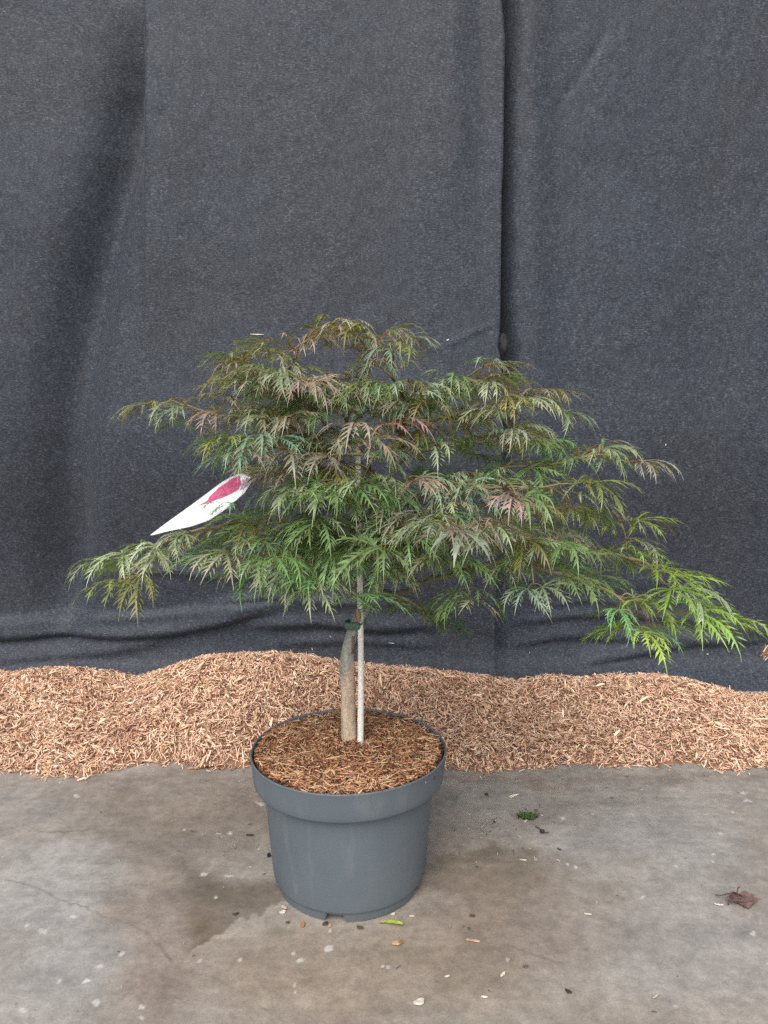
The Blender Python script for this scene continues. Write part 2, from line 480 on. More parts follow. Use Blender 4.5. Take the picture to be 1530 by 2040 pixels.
# ------------------------------------------------------------------ bark chips
def chips(n, pos, nrm_tilt, size, palette, pw, flat=0.35):
    """n bent slivers; pos(n) gives centres; returns verts, faces, colours"""
    c = pos
    n = len(c)
    L = size * np.exp(RNG.normal(0, 0.42, n)); L = np.clip(L, size * .35, size * 2.6)
    W = np.minimum(L * RNG.uniform(0.10, 0.27, n), size * .24); T = W * RNG.uniform(0.22, 0.5, n)
    yaw = RNG.uniform(0, 2 * np.pi, n)
    pit = RNG.normal(0, flat, n); roll = RNG.normal(0, 0.6, n)
    bend = RNG.normal(0, 0.22, n)
    ax = np.stack([np.cos(yaw) * np.cos(pit), np.sin(yaw) * np.cos(pit), np.sin(pit)], 1)
    la = np.stack([-np.sin(yaw), np.cos(yaw), np.zeros(n)], 1)
    up = np.cross(ax, la)
    la2 = la * np.cos(roll)[:, None] + up * np.sin(roll)[:, None]
    up2 = np.cross(ax, la2)
    # follow the slope of the heap
    if nrm_tilt is not None:
        ax[:, 2] += ax[:, 0] * nrm_tilt[:, 0] + ax[:, 1] * nrm_tilt[:, 1]
    V = []
    for k, (t, wk) in enumerate(((-0.5, 0.45), (-0.15, 1.0), (0.2, 0.95), (0.5, 0.3))):
        ce = c + ax * (t * L)[:, None] + up2 * (bend * L * (0.25 - t * t) * 1.6)[:, None]
        ce = ce + la2 * (RNG.normal(0, 0.1, n) * W)[:, None]
        for a, b in ((-.5, -.5), (.5, -.5), (.5, .5), (-.5, .5)):
            V.append(ce + la2 * (a * W * wk)[:, None] + up2 * (b * T)[:, None])
    V = np.stack(V, 1)                      # n,16,3
    q = []
    for s in range(3):
        for e in range(4):
            q.append((s * 4 + e, s * 4 + (e + 1) % 4, s * 4 + 4 + (e + 1) % 4, s * 4 + 4 + e))
    q += [(3, 2, 1, 0), (12, 13, 14, 15)]
    q = np.array(q)
    F_ = (np.arange(n)[:, None, None] * 16 + q[None]).reshape(-1, 4)
    pal = np.array(palette)
    ci = pal[RNG.choice(len(pal), n, p=pw)] * np.exp(RNG.normal(0, 0.16, (n, 1))) * np.exp(RNG.normal(0, 0.035, (n, 3)))
    C_ = np.repeat(ci[:, None, :], 16, 1)
    C_[:, :4] *= 0.93
    return V.reshape(-1, 3), F_, C_.reshape(-1, 3)

CREST = ([-300, 0, 60, 130, 200, 250, 300, 350, 400, 470, 540, 600, 650, 700, 800, 900, 980, 1040, 1110, 1180, 1230, 1330, 1400, 1450, 1490, 1560, 1800],
         [1330, 1340, 1330, 1331, 1340, 1352, 1336, 1318, 1304, 1301, 1298, 1304, 1312, 1320, 1328, 1338, 1349, 1357, 1345, 1352, 1344, 1345, 1356, 1368, 1381, 1382, 1380])
FRONT = ([-300, 0, 60, 110, 170, 210, 260, 300, 350, 400, 460, 510, 600, 700, 800, 860, 900, 960, 1010, 1080, 1140, 1200, 1300, 1380, 1410, 1450, 1490, 1560, 1800],
         [1530, 1532, 1541, 1549, 1545, 1536, 1528, 1521, 1520, 1533, 1528, 1526, 1525, 1525, 1525, 1528, 1533, 1538, 1533, 1530, 1522, 1527, 1523, 1521, 1532, 1538, 1532, 1530, 1530])
YC = 0.665
xg = np.linspace(-1.6, 1.8, 600)
_pxg = np.linspace(-400, 1900, 900)
_fr = np.array([ground_at(p, np.interp(p, *FRONT)) for p in _pxg])
_cr = np.array([at(p, np.interp(p, *CREST), YC) for p in _pxg])
def heap(x, y):
    yf = np.interp(x, _fr[:, 0], _fr[:, 1]) + 0.012 * (fbm(x * 40, x * 0 + 3, 91) - .5) * 2
    hc = np.interp(x, _cr[:, 0], _cr[:, 2]) - 0.012
    t = (y - yf) / (YC - yf)
    tc = np.clip(t, 0, 1.0)
    s = 0.24 * (1 - np.exp(-tc * 16)) + 0.76 * tc ** 1.15
    h = hc * s + 0.010 * (fbm(x * 11, y * 11, 92) - .5) * 2 * np.clip(tc * 5, 0, 1) * (1 - tc ** 4 * .8).clip(0, 1)
    h += 0.02 * (fbm(x * 4, y * 4, 93) - .5) * np.clip(tc * 3, 0, 1) * (1 - np.clip(tc, 0, 1) ** 2)
    h = h - np.clip(t - 1, 0, 1) * 0.08
    return np.where(t < 0, -0.012 + t * 0.0, h), t
def build_heap():
    # core of the heap
    xs = np.arange(-1.5, 1.75, 0.012); ys = np.arange(0.2, 0.79, 0.012)
    X, Y = np.meshgrid(xs, ys)
    h, t = heap(X.ravel(), Y.ravel())
    z = h - 0.004
    i = np.arange(X.size).reshape(X.shape)
    f = np.stack([i[:-1, :-1], i[:-1, 1:], i[1:, 1:], i[1:, :-1]], -1).reshape(-1, 4)
    keep = (t[f] > -0.02).all(1)
    v = np.stack([X.ravel(), Y.ravel(), z], 1); f = f[keep]
    col0 = np.tile(np.array([0.27, 0.155, 0.1]), (len(v), 1))
    # slivers over it: dense in view, sparse beyond
    n = 78000
    x = RNG.uniform(-0.98, 1.10, n); y = RNG.uniform(0.2, 0.76, n)
    n2 = 7000
    x = np.concatenate([x, RNG.uniform(-1.5, -0.98, n2 // 2), RNG.uniform(1.10, 1.75, n2 // 2)]); y = np.concatenate([y, RNG.uniform(0.2, 0.76, n2)])
    h, t = heap(x, y)
    thin = RNG.uniform(0, 1, len(x))
    ok = (t > -0.14) & ((t > 0.0) | (thin < 0.4 * np.exp(t * 60) + .012 * np.exp(t * 14)))
    x, y, h, t = x[ok], y[ok], h[ok], t[ok]
    e = 0.006
    gx = (heap(x + e, y)[0] - heap(x - e, y)[0]) / (2 * e); gy = (heap(x, y + e)[0] - heap(x, y - e)[0]) / (2 * e)
    z = np.where(t > 0, h + RNG.uniform(-0.003, 0.006, len(x)), 0.0025)
    gx = np.where(t > 0.02, np.clip(gx, -1, 1), 0); gy = np.where(t > 0.02, np.clip(gy, -1, 1), 0)
    V, F_, C_ = chips(len(x), np.stack([x, y, z], 1), np.stack([gx, gy], 1), 0.0100,
                      [(0.84, 0.585, 0.415), (0.74, 0.48, 0.325), (0.54, 0.32, 0.205), (0.30, 0.15, 0.092), (0.92, 0.73, 0.56), (0.15, 0.07, 0.048)],
                      [.32, .28, .12, .13, .10, .05], 0.4)
    # larger splinters and the reddish patch on the left
    red = np.exp(-(((C_[:, 0] * 0 + V[:, 0]) - ground_at(255, 1490)[0]) / 0.04) ** 2 - ((V[:, 1] - 0.42) / 0.035) ** 2) * 0.55
    C_ = C_ * (1 - red[:, None]) + np.array([0.32, 0.12, 0.08]) * red[:, None]
    n = 170
    x = RNG.uniform(-0.95, 1.05, n); y = RNG.uniform(0.34, 0.66, n)
    h, t = heap(x, y); ok = t > 0.05
    x, y, h = x[ok], y[ok], h[ok]
    gy = (heap(x, y + e)[0] - heap(x, y - e)[0]) / (2 * e)
    V2, F2, C2 = chips(len(x), np.stack([x, y, h + 0.006], 1), np.stack([gy * 0, gy], 1), 0.021,
                       [(0.85, 0.68, 0.5), (0.7, 0.48, 0.32), (0.36, 0.19, 0.11)], [.5, .3, .2], 0.25)
    fv = np.concatenate([v, V, V2]); ff = np.concatenate([f, F_ + len(v), F2 + len(v) + len(V)])
    o = mesh_obj('bark_chips', fv, ff, M_CHIP, col=np.concatenate([col0, C_, C2]), smooth=False)
    tag(o, 'loose heap of tan and reddish bark chips banked along the foot of the cloth', 'bark chips', kind='stuff')
build_heap()

# ------------------------------------------------------------------ pot
def lathe(profile, n=128, wob=None):
    v, f = [], []
    for r, z in profile:
        for k in range(n):
            a = 2 * math.pi * k / n
            rr = r + (wob(a, z) if wob else 0)
            v.append((rr * math.cos(a), rr * math.sin(a), z))
    m = len(profile)
    for j in range(m - 1):
        for k in range(n):
            f.append((j * n + k, j * n + (k + 1) % n, (j + 1) * n + (k + 1) % n, (j + 1) * n + k))
    return v, f
POT = empty('plant_pot', (0, 0, 0))
tag(POT, 'round grey plastic plant pot with a broad rim band, standing on the concrete', 'plant pot')
def wob(a, z):
    return (0.0016 * math.sin(2 * a + 0.6) + 0.0007 * math.sin(3 * a + 2)) * min(1, z / 0.15)
body = [(0.0, 0.0135), (0.100, 0.0135), (0.1085, 0.0125), (0.1108, 0.0145), (0.1115, 0.018), (0.1128, 0.03), (0.1150, 0.06), (0.1172, 0.09), (0.1195, 0.12), (0.1212, 0.145), (0.1222, 0.1585), (0.1226, 0.1605)]
v, f = lathe(body, 128, wob)
mesh_obj('pot_body', v, f, M_POT, POT)
band = [(0.1195, 0.150), (0.1226, 0.1592), (0.1300, 0.1592), (0.1340, 0.1592), (0.1356, 0.1600), (0.1364, 0.1618), (0.1372, 0.170), (0.1384, 0.184), (0.1394, 0.1955), (0.1400, 0.1985), (0.1404, 0.2000), (0.1400, 0.2012), (0.1388, 0.2014), (0.1378, 0.2008), (0.1374, 0.1985), (0.1350, 0.170), (0.1200, 0.15)]
v, f = lathe(band, 160, wob)
mesh_obj('pot_rim', v, f, M_POT, POT)
# foot ring with drainage notches
def foot():
    n = 180; v = []; f = []
    notch = lambda a: any(abs(((a - R(c) + math.pi) % (2 * math.pi)) - math.pi) < R(w) for c, w in ((262, 6.5), (338, 4), (65, 6), (110, 6), (155, 6), (205, 5)))
    for k in range(n):
        a = 2 * math.pi * k / n
        zz = 0.0095 if notch(a) else 0.0
        for r, z in ((0.1085, 0.0130), (0.1060, zz), (0.1000, zz), (0.1000, 0.0130)):
            v.append((r * math.cos(a), r * math.sin(a), z))
    for k in range(n):
        for j in range(3):
            f.append((k * 4 + j, ((k + 1) % n) * 4 + j, ((k + 1) % n) * 4 + j + 1, k * 4 + j + 1))
    return v, f
v, f = foot()
mesh_obj('pot_foot', v, f, M_POT, POT, smooth=False)

# mulch in the pot
def build_mulch():
    def hm(x, y):
        r = np.hypot(x, y)
        return 0.1982 - 0.016 * (y + 0.02) * (y > -0.02) * 1.0 + 0.005 * (fbm(x * 22, y * 22, 101) - .5) * 2 - 0.004 * smooth(.10, .137, r) * smooth(-.06, .08, y) + .0045 * smooth(.11, .136, r) * smooth(-.09, .0, y) + 0.004 * smooth(.03, 0, np.hypot(x, y - .02))
    nr, na = 22, 72
    v = [(0, 0, float(hm(np.array([0.]), np.array([0.]))[0]) - 0.003)]; f = []
    for i in range(1, nr + 1):
        for k in range(na):
            a = 2 * math.pi * k / na; r = 0.1362 * i / nr
            x, y = r * math.cos(a), r * math.sin(a)
            v.append((x, y, float(hm(np.array([x]), np.array([y]))[0]) - 0.003))
    tri = []
    for k in range(na): tri.append((0, 1 + k, 1 + (k + 1) % na, 1 + (k + 1) % na))
    q = []
    for i in range(nr - 1):
        for k in range(na):
            q.append((1 + i * na + k, 1 + i * na + (k + 1) % na, 1 + (i + 1) * na + (k + 1) % na, 1 + (i + 1) * na + k))
    # flat quads only: split the hub triangles by repeating through a tiny quad fan
    v.append((0.0005, 0, v[0][2])); hub = len(v) - 1
    fan = [(0, 1 + k, 1 + (k + 1) % na, 1 + (k + 2) % na) for k in range(0, na, 2)]
    fq = np.array(q + fan)
    n = 15000
    r = 0.1325 * np.sqrt(RNG.uniform(0, 1, n)); a = RNG.uniform(0, 2 * np.pi, n)
    x, y = r * np.cos(a), r * np.sin(a)
    z = hm(x, y) + RNG.uniform(-0.003, 0.0035, n)
    V, F_, C_ = chips(n, np.stack([x, y, z], 1), None, 0.0082,
                      [(0.54, 0.28, 0.15), (0.38, 0.175, 0.09), (0.20, 0.083, 0.045), (0.09, 0.042, 0.025), (0.66, 0.42, 0.25)], [.15, .22, .31, .27, .05], 0.25)
    back_shade = np.clip((0.06 * 0 + 0.5 + V[:, 1] * 3.0), 0, 0.45)      # plant's shade at the back of the pot, put into the chip colour
    C_ = C_ * (1.15 - 0.5 * back_shade[:, None])
    n = 3200
    r = 0.130 * np.sqrt(RNG.uniform(0, 1, n)); a = RNG.uniform(0, 2 * np.pi, n)
    x, y = r * np.cos(a), r * np.sin(a)
    V3, F3, C3 = chips(n, np.stack([x, y, hm(x, y) + RNG.uniform(.001, .0055, n)], 1), None, 0.0105, [(0.70, 0.42, 0.24), (0.52, 0.28, 0.15), (0.82, 0.58, 0.38), (0.11, 0.048, 0.03)], [.38, .3, .20, .12], 0.18)
    V3 = V3.reshape(-1, 16, 3); cen = V3.mean(1, keepdims=True)
    ax_ = V3[:, 12:].mean(1, keepdims=True) - V3[:, :4].mean(1, keepdims=True); ax_ /= np.linalg.norm(ax_, axis=2, keepdims=True)
    al = ((V3 - cen) * ax_).sum(2, keepdims=True) * ax_
    V3 = (cen + al + (V3 - cen - al) * .5).reshape(-1, 3)          # shredded: long thin fibres
    C3 = C3 * (1 - 0.45 * np.clip(0.5 + V3[:, 1] * 3.0, 0, .45) / .45 * .6)[:, None]  # fibres get the same painted shade towards the back
    V = np.concatenate([V, V3]); F_ = np.concatenate([F_, F3 + len(C_)]); C_ = np.concatenate([C_, C3])
    n = 60
    r = 0.115 * np.sqrt(RNG.uniform(0, 1, n)); a = RNG.uniform(0, 2 * np.pi, n)
    x, y = r * np.cos(a), r * np.sin(a)
    V2, F2, C2 = chips(n, np.stack([x, y, hm(x, y) + 0.005], 1), None, 0.0135, [(0.62, 0.40, 0.22), (0.38, 0.21, 0.10), (0.12, 0.05, 0.03)], [.5, .3, .2], 0.12)
    # long splinters resting on the rim
    sp = []
    for p, q_, w, h, c in ((at(808, 1574, -.098), at(846, 1556, -.083), .0038, .001, (0.52, .30, .14)), (at(588, 1562, -.1), at(620, 1556, -.09), .003, .001, (.5, .32, .17)), (at(845, 1551, -.078), at(866, 1549, -.068), .002, .002, (.09, .05, .03))):
        sp.append((p, q_, w, h, c))
    vv = np.concatenate([np.array(v), V, V2]); ff = np.concatenate([fq, F_ + len(v), F2 + len(v) + len(V)])
    cc = np.concatenate([np.tile(np.array([0.07, 0.035, 0.02]), (len(v), 1)), C_, C2])
    for p, q_, w, h, c in sp:
        d = (q_ - p) / np.linalg.norm(q_ - p); l = np.cross(d, [0, 0, 1]); l /= np.linalg.norm(l); u = np.cross(l, d)
        pts = [e_ + l * a_ * w + u * b_ * h for e_ in (p, q_) for a_, b_ in ((-1, -1), (1, -1), (1, 1), (-1, 1))]
        k = len(vv)
        vv = np.concatenate([vv, np.array(pts)])
        ff = np.concatenate([ff, np.array([(0, 1, 5, 4), (1, 2, 6, 5), (2, 3, 7, 6), (3, 0, 4, 7), (3, 2, 1, 0), (4, 5, 6, 7)]) + k])
        cc = np.concatenate([cc, np.tile(np.array(c), (8, 1))])
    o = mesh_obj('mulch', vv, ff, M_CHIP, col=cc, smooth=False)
    tag(o, 'dark brown shredded bark mulch filling the grey pot around the stem', 'mulch', kind='stuff')
build_mulch()

# ------------------------------------------------------------------ curves and tubes
def catmull(pts, per=8):
    P = [np.array(p, float) for p in pts]
    P = [2 * P[0] - P[1]] + P + [2 * P[-1] - P[-2]]
    out = []
    for i in range(1, len(P) - 2):
        for k in range(per):
            t = k / per
            a, b, c, d = P[i - 1], P[i], P[i + 1], P[i + 2]
            out.append(0.5 * (2 * b + (c - a) * t + (2 * a - 5 * b + 4 * c - d) * t * t + (3 * b - a - 3 * c + d) * t ** 3))
    out.append(P[-2])
    return np.array(out)
class Geo:
    def __init__(s): s.v, s.f, s.c = [], [], []
    def tube(s, pts, rad, col, n=7, cap=True, bumps=0.0):
        k0 = len(s.v); m = len(pts)
        nrm = None
        for i, p in enumerate(pts):
            t = pts[min(i + 1, m - 1)] - pts[max(i - 1, 0)]
            t = t / (np.linalg.norm(t) + 1e-12)
            if nrm is None:
                ref = np.array([0, 1, 0.]) if abs(t[1]) < .8 else np.array([1, 0, 0.])
                nrm = np.cross(t, ref)
            nrm = nrm - t * (nrm @ t); nrm /= np.linalg.norm(nrm)
            b = np.cross(t, nrm)
            r = rad(i / (m - 1)) if callable(rad) else rad
            cc = col(i / (m - 1), p) if callable(col) else col
            for k in range(n):
                a = 2 * math.pi * k / n
                rr = r * (1 + bumps * random.uniform(-1, 1))
                s.v.append(p + (nrm * math.cos(a) + b * math.sin(a)) * rr)
                s.c.append(cc)
        for i in range(m - 1):
            for k in range(n):
                s.f.append((k0 + i * n + k, k0 + i * n + (k + 1) % n, k0 + (i + 1) * n + (k + 1) % n, k0 + (i + 1) * n + k))
        if cap:
            s.f.append(tuple(k0 + k for k in range(n))[::-1]); s.f.append(tuple(k0 + (m - 1) * n + k for k in range(n)))
    def build(s, name, mat, parent=None, loc=(0, 0, 0), smooth=True):
        return mesh_obj(name, np.array(s.v), s.f, mat, parent, np.array(s.c), loc, smooth)

# ------------------------------------------------------------------ the maple
BASE = at(697, 1486, 0.02)
TREE = empty('japanese_maple', tuple(BASE))
tag(TREE, 'small laceleaf maple with wide drooping green and bronze foliage growing in the grey pot', 'tree')
TPX = [(697, 1500, .020), (696, 1470, .020), (694, 1420, .020), (693, 1370, .020), (691, 1335, .019), (692, 1308, .017), (698, 1275, .016), (710, 1240, .022), (728, 1208, .034), (747, 1178, .045), (755, 1140, .052), (759, 1090, .055), (755, 1045, .055), (764, 990, .055), (778, 945, .055), (797, 912, .06), (822, 880, .07)]
TP = np.array([at(*p) for p in TPX])
def trunk():
    g = Geo()
    pts = catmull(TP, 22)
    zz = np.array([p[2] for p in pts])
    zg = at(691, 1325, .02)[2]
    n = 30; k0 = 0; m = len(pts)
    rads = np.interp(np.linspace(0, 1, m), np.linspace(0, 1, len(TP)), [.0125, .0116, .0108, .0106, .0111, .0098, .0088, .0082, .0082, .0086, .0078, .0068, .0062, .0060, .0056, .0050, .0040])
    for i, p in enumerate(pts):
        t = pts[min(i + 1, m - 1)] - pts[max(i - 1, 0)]; t /= np.linalg.norm(t)
        nn = np.cross(t, [0, 1, 0]); nn /= np.linalg.norm(nn); b = np.cross(t, nn)
        for k in range(n):
            a = 2 * math.pi * k / n
            q = np.array([k * 0.4]), np.array([p[2] * 90])
            bump = 1 + 0.07 * (float(fbm(q[0], q[1], 111)[0]) - .5) * 2
            if abs(p[2] - zg) < 0.012: bump += 0.08 * math.exp(-((p[2] - zg) / .006) ** 2)
            g.v.append(p + (nn * math.cos(a) + b * math.sin(a)) * rads[i] * bump)
            lo = float(smooth(zg + .012, zg - .012, np.array([p[2] + 0.016 * math.sin(a * 1.5 + .6)]))[0])
            spk = float(vnoise(np.array([k * 2.3 + 3]), np.array([p[2] * 950]), 113)[0])
            spk2 = float(fbm(np.array([k * .5]), np.array([p[2] * 60]), 114)[0])
            tan = np.array([0.47, 0.365, 0.275]) * (0.6 + 0.8 * spk2)
            if spk > 0.85: tan = tan * .4 + np.array([0.42, 0.38, 0.33])
            grn = np.array([0.30, 0.305, 0.265]) * (0.4 + 1.2 * spk2)
            if spk > 0.8: grn = grn * .5 + np.array([0.2, 0.22, 0.2])
            upk = float(smooth(zg + .06, zg + .16, np.array([p[2]]))[0])
            grn = grn * (1 - upk) + np.array([0.20, 0.185, 0.14]) * (0.6 + .8 * spk2) * upk
            if upk > .5 and spk > .86: grn = np.array([0.5, 0.48, 0.42])
            g.c.append(tan * lo + grn * (1 - lo))
    for i in range(m - 1):
        for k in range(n):
            g.f.append((i * n + k, i * n + (k + 1) % n, (i + 1) * n + (k + 1) % n, (i + 1) * n + k))
    g.f.append(tuple((m - 1) * n + k for k in range(n)))
    # a pruned snag beside the graft
    s0 = at(700, 1300, .012); s1 = at(704, 1268, .008)
    g.tube(np.array([s0, (s0 + s1) / 2, s1]), lambda t: .0042 * (1 - .5 * t), (0.15, 0.14, 0.10), 8)
    return g.build('trunk', M_BARK, TREE, BASE)
trunk()

UP = np.array([0, 0, 1.0])
def unit(a): return a / (np.linalg.norm(a) + 1e-12)
PALETTE = {   # blade near the stalk, blade towards the tip
    'bronze': ((0.25, 0.195, 0.13), (0.43, 0.39, 0.325)),
    'rose':   ((0.30, 0.20, 0.135), (0.44, 0.375, 0.315)),
    'gold':   ((0.21, 0.19, 0.045), (0.28, 0.28, 0.12)),
    'sage':   ((0.20, 0.26, 0.125), (0.39, 0.43, 0.30)),
    'green':  ((0.13, 0.225, 0.065), (0.22, 0.325, 0.14)),
    'teal':   ((0.12, 0.22, 0.125), (0.27, 0.37, 0.255)),
    'deep':   ((0.08, 0.145, 0.05), (0.125, 0.20, 0.085)),  # darker green, paints the shade on leaves at the back
    'bright': ((0.25, 0.37, 0.05), (0.30, 0.43, 0.11)),
    'fresh':  ((0.12, 0.26, 0.07), (0.22, 0.36, 0.16)),
    'silver': ((0.19, 0.225, 0.18), (0.29, 0.32, 0.27)),
}
def leaf(g, pos, fwd, size, pal, droop=1.0, nl=7, broad=0.0, tilt=0.0):
    """laceleaf: narrow toothed lobes fanning from the stalk and hanging under their own weight"""
    F_ = unit(fwd)
    N0 = UP - F_ * (UP @ F_)
    if np.linalg.norm(N0) < .2: N0 = np.array([0, -1., 0]) - F_ * (-F_[1])
    N0 = unit(N0)
    if tilt:
        s_ = np.cross(F_, N0); N0 = unit(N0 * math.cos(tilt) + s_ * math.sin(tilt))
    Rt = np.cross(F_, N0)
    c0, c1 = (np.array(c) for c in PALETTE[pal])
    droop *= .72 if pal in ('bright', 'fresh') else 1
    jit = math.exp(random.gauss(.04, .14)); tnt = np.array([math.exp(random.gauss(0, .06)) for _ in range(3)])
    c0, c1 = c0 * jit * tnt, c1 * jit * tnt
    half = (nl - 1) / 2
    for li in range(nl):
        j = li - half
        a = j * R(random.uniform(29, 37) * (1 if nl < 8 else .85)) + random.gauss(0, .1)
        L = size * random.uniform(.88, 1.08) * (1 - 0.16 * abs(j) ** 1.25 / (half / 3) ** .6 * (3 / half) ** .3) * random.uniform(.86, 1.1)
        L = max(L, size * .35)
        d = unit(F_ * math.cos(a) + Rt * math.sin(a) + N0 * random.uniform(.05, .3))
        N = unit(N0 - d * (N0 @ d))
        m = 9
        p = pos.copy()
        step = L / m
        dr = droop * random.uniform(.7, 1.4)
        sway = random.gauss(0, .16)
        core = size * (0.0125 + .03 * broad)
        k0 = len(g.v)
        seg = []
        for i in range(m + 1):
            t = i / m
            W = np.cross(d, N)
            w = core * (0.55 + 1.1 * math.sin(math.pi * min(1, t * 1.05)) ** .8) * (1 - t ** 3 * .75)
            if broad: w *= 1 + broad * .2 * math.sin(math.pi * min(1, t * 1.05 + .02)) ** 1.2
            cc = c0 + (c1 - c0) * min(1, t * 1.15)
            g.v.append(p - W * w); g.v.append(p + W * w + 0)
            g.c.append(cc); g.c.append(cc)
            seg.append((p.copy(), d.copy(), W.copy(), N.copy(), w, cc))
            if i: g.f.append((k0 + 2 * i - 2, k0 + 2 * i - 1, k0 + 2 * i + 1, k0 + 2 * i))
            p = p + d * step
            d = unit(d - UP * dr * 0.30 * (0.30 + t * .9) + W * sway * .4)
            N = unit(N - d * (N @ d))
        # side teeth
        nt = 7 if L > .055 else 5
        for q in range(nt):
            for sd_ in (-1, 1):
                t = 0.17 + 0.60 * (q + .5 * (sd_ > 0) * .6) / nt + random.gauss(0, .012)
                u = t * m; i = int(u); fr = u - i
                p_, d_, W_, N_, w_, cc = seg[i]
                p_ = p_ + d_ * step * fr
                ln = L * (0.215 * math.sin(math.pi * (t - .05) / .85) ** .9) * random.uniform(.75, 1.15) * (1 - .35 * broad)
                an = R(random.uniform(30, 46))
                e = unit(d_ * math.cos(an) + W_ * sd_ * math.sin(an) + N_ * random.uniform(-.12, .2))
                hb = ln * .12 + size * .004
                ed = np.cross(e, N_)
                b0 = p_ - d_ * hb; b1 = p_ + d_ * hb
                mid = p_ + e * ln * .55 - UP * ln * .05
                tip = p_ + e * ln + d_ * ln * .08 - UP * ln * .14 * droop
                k = len(g.v)
                ctip = cc * .75 + c1 * .3
                g.v += [b0, b1, mid - ed * ln * (.066 + .05 * broad), mid + ed * ln * (.066 + .05 * broad), tip]
                g.c += [cc, cc, cc, cc, ctip]
                g.f += [(k, k + 1, k + 2, k + 3) if sd_ * 1 > 0 else (k, k + 1, k + 2, k + 3), (k + 3, k + 2, k + 4)]

def petiole(g, p0, p1, red):
    mid = (p0 + p1) / 2 + UP * np.linalg.norm(p1 - p0) * .12
    pts = catmull([p0, mid, p1], 3)
    c = np.array([.30, .11, .06]) if red else np.array([.24, .23, .08])
    g.tube(pts, lambda t: .00075 - .0002 * t, c, 4, False)

def pick(mix):
    ks = list(mix); return random.choices(ks, [mix[k] for k in ks])[0]

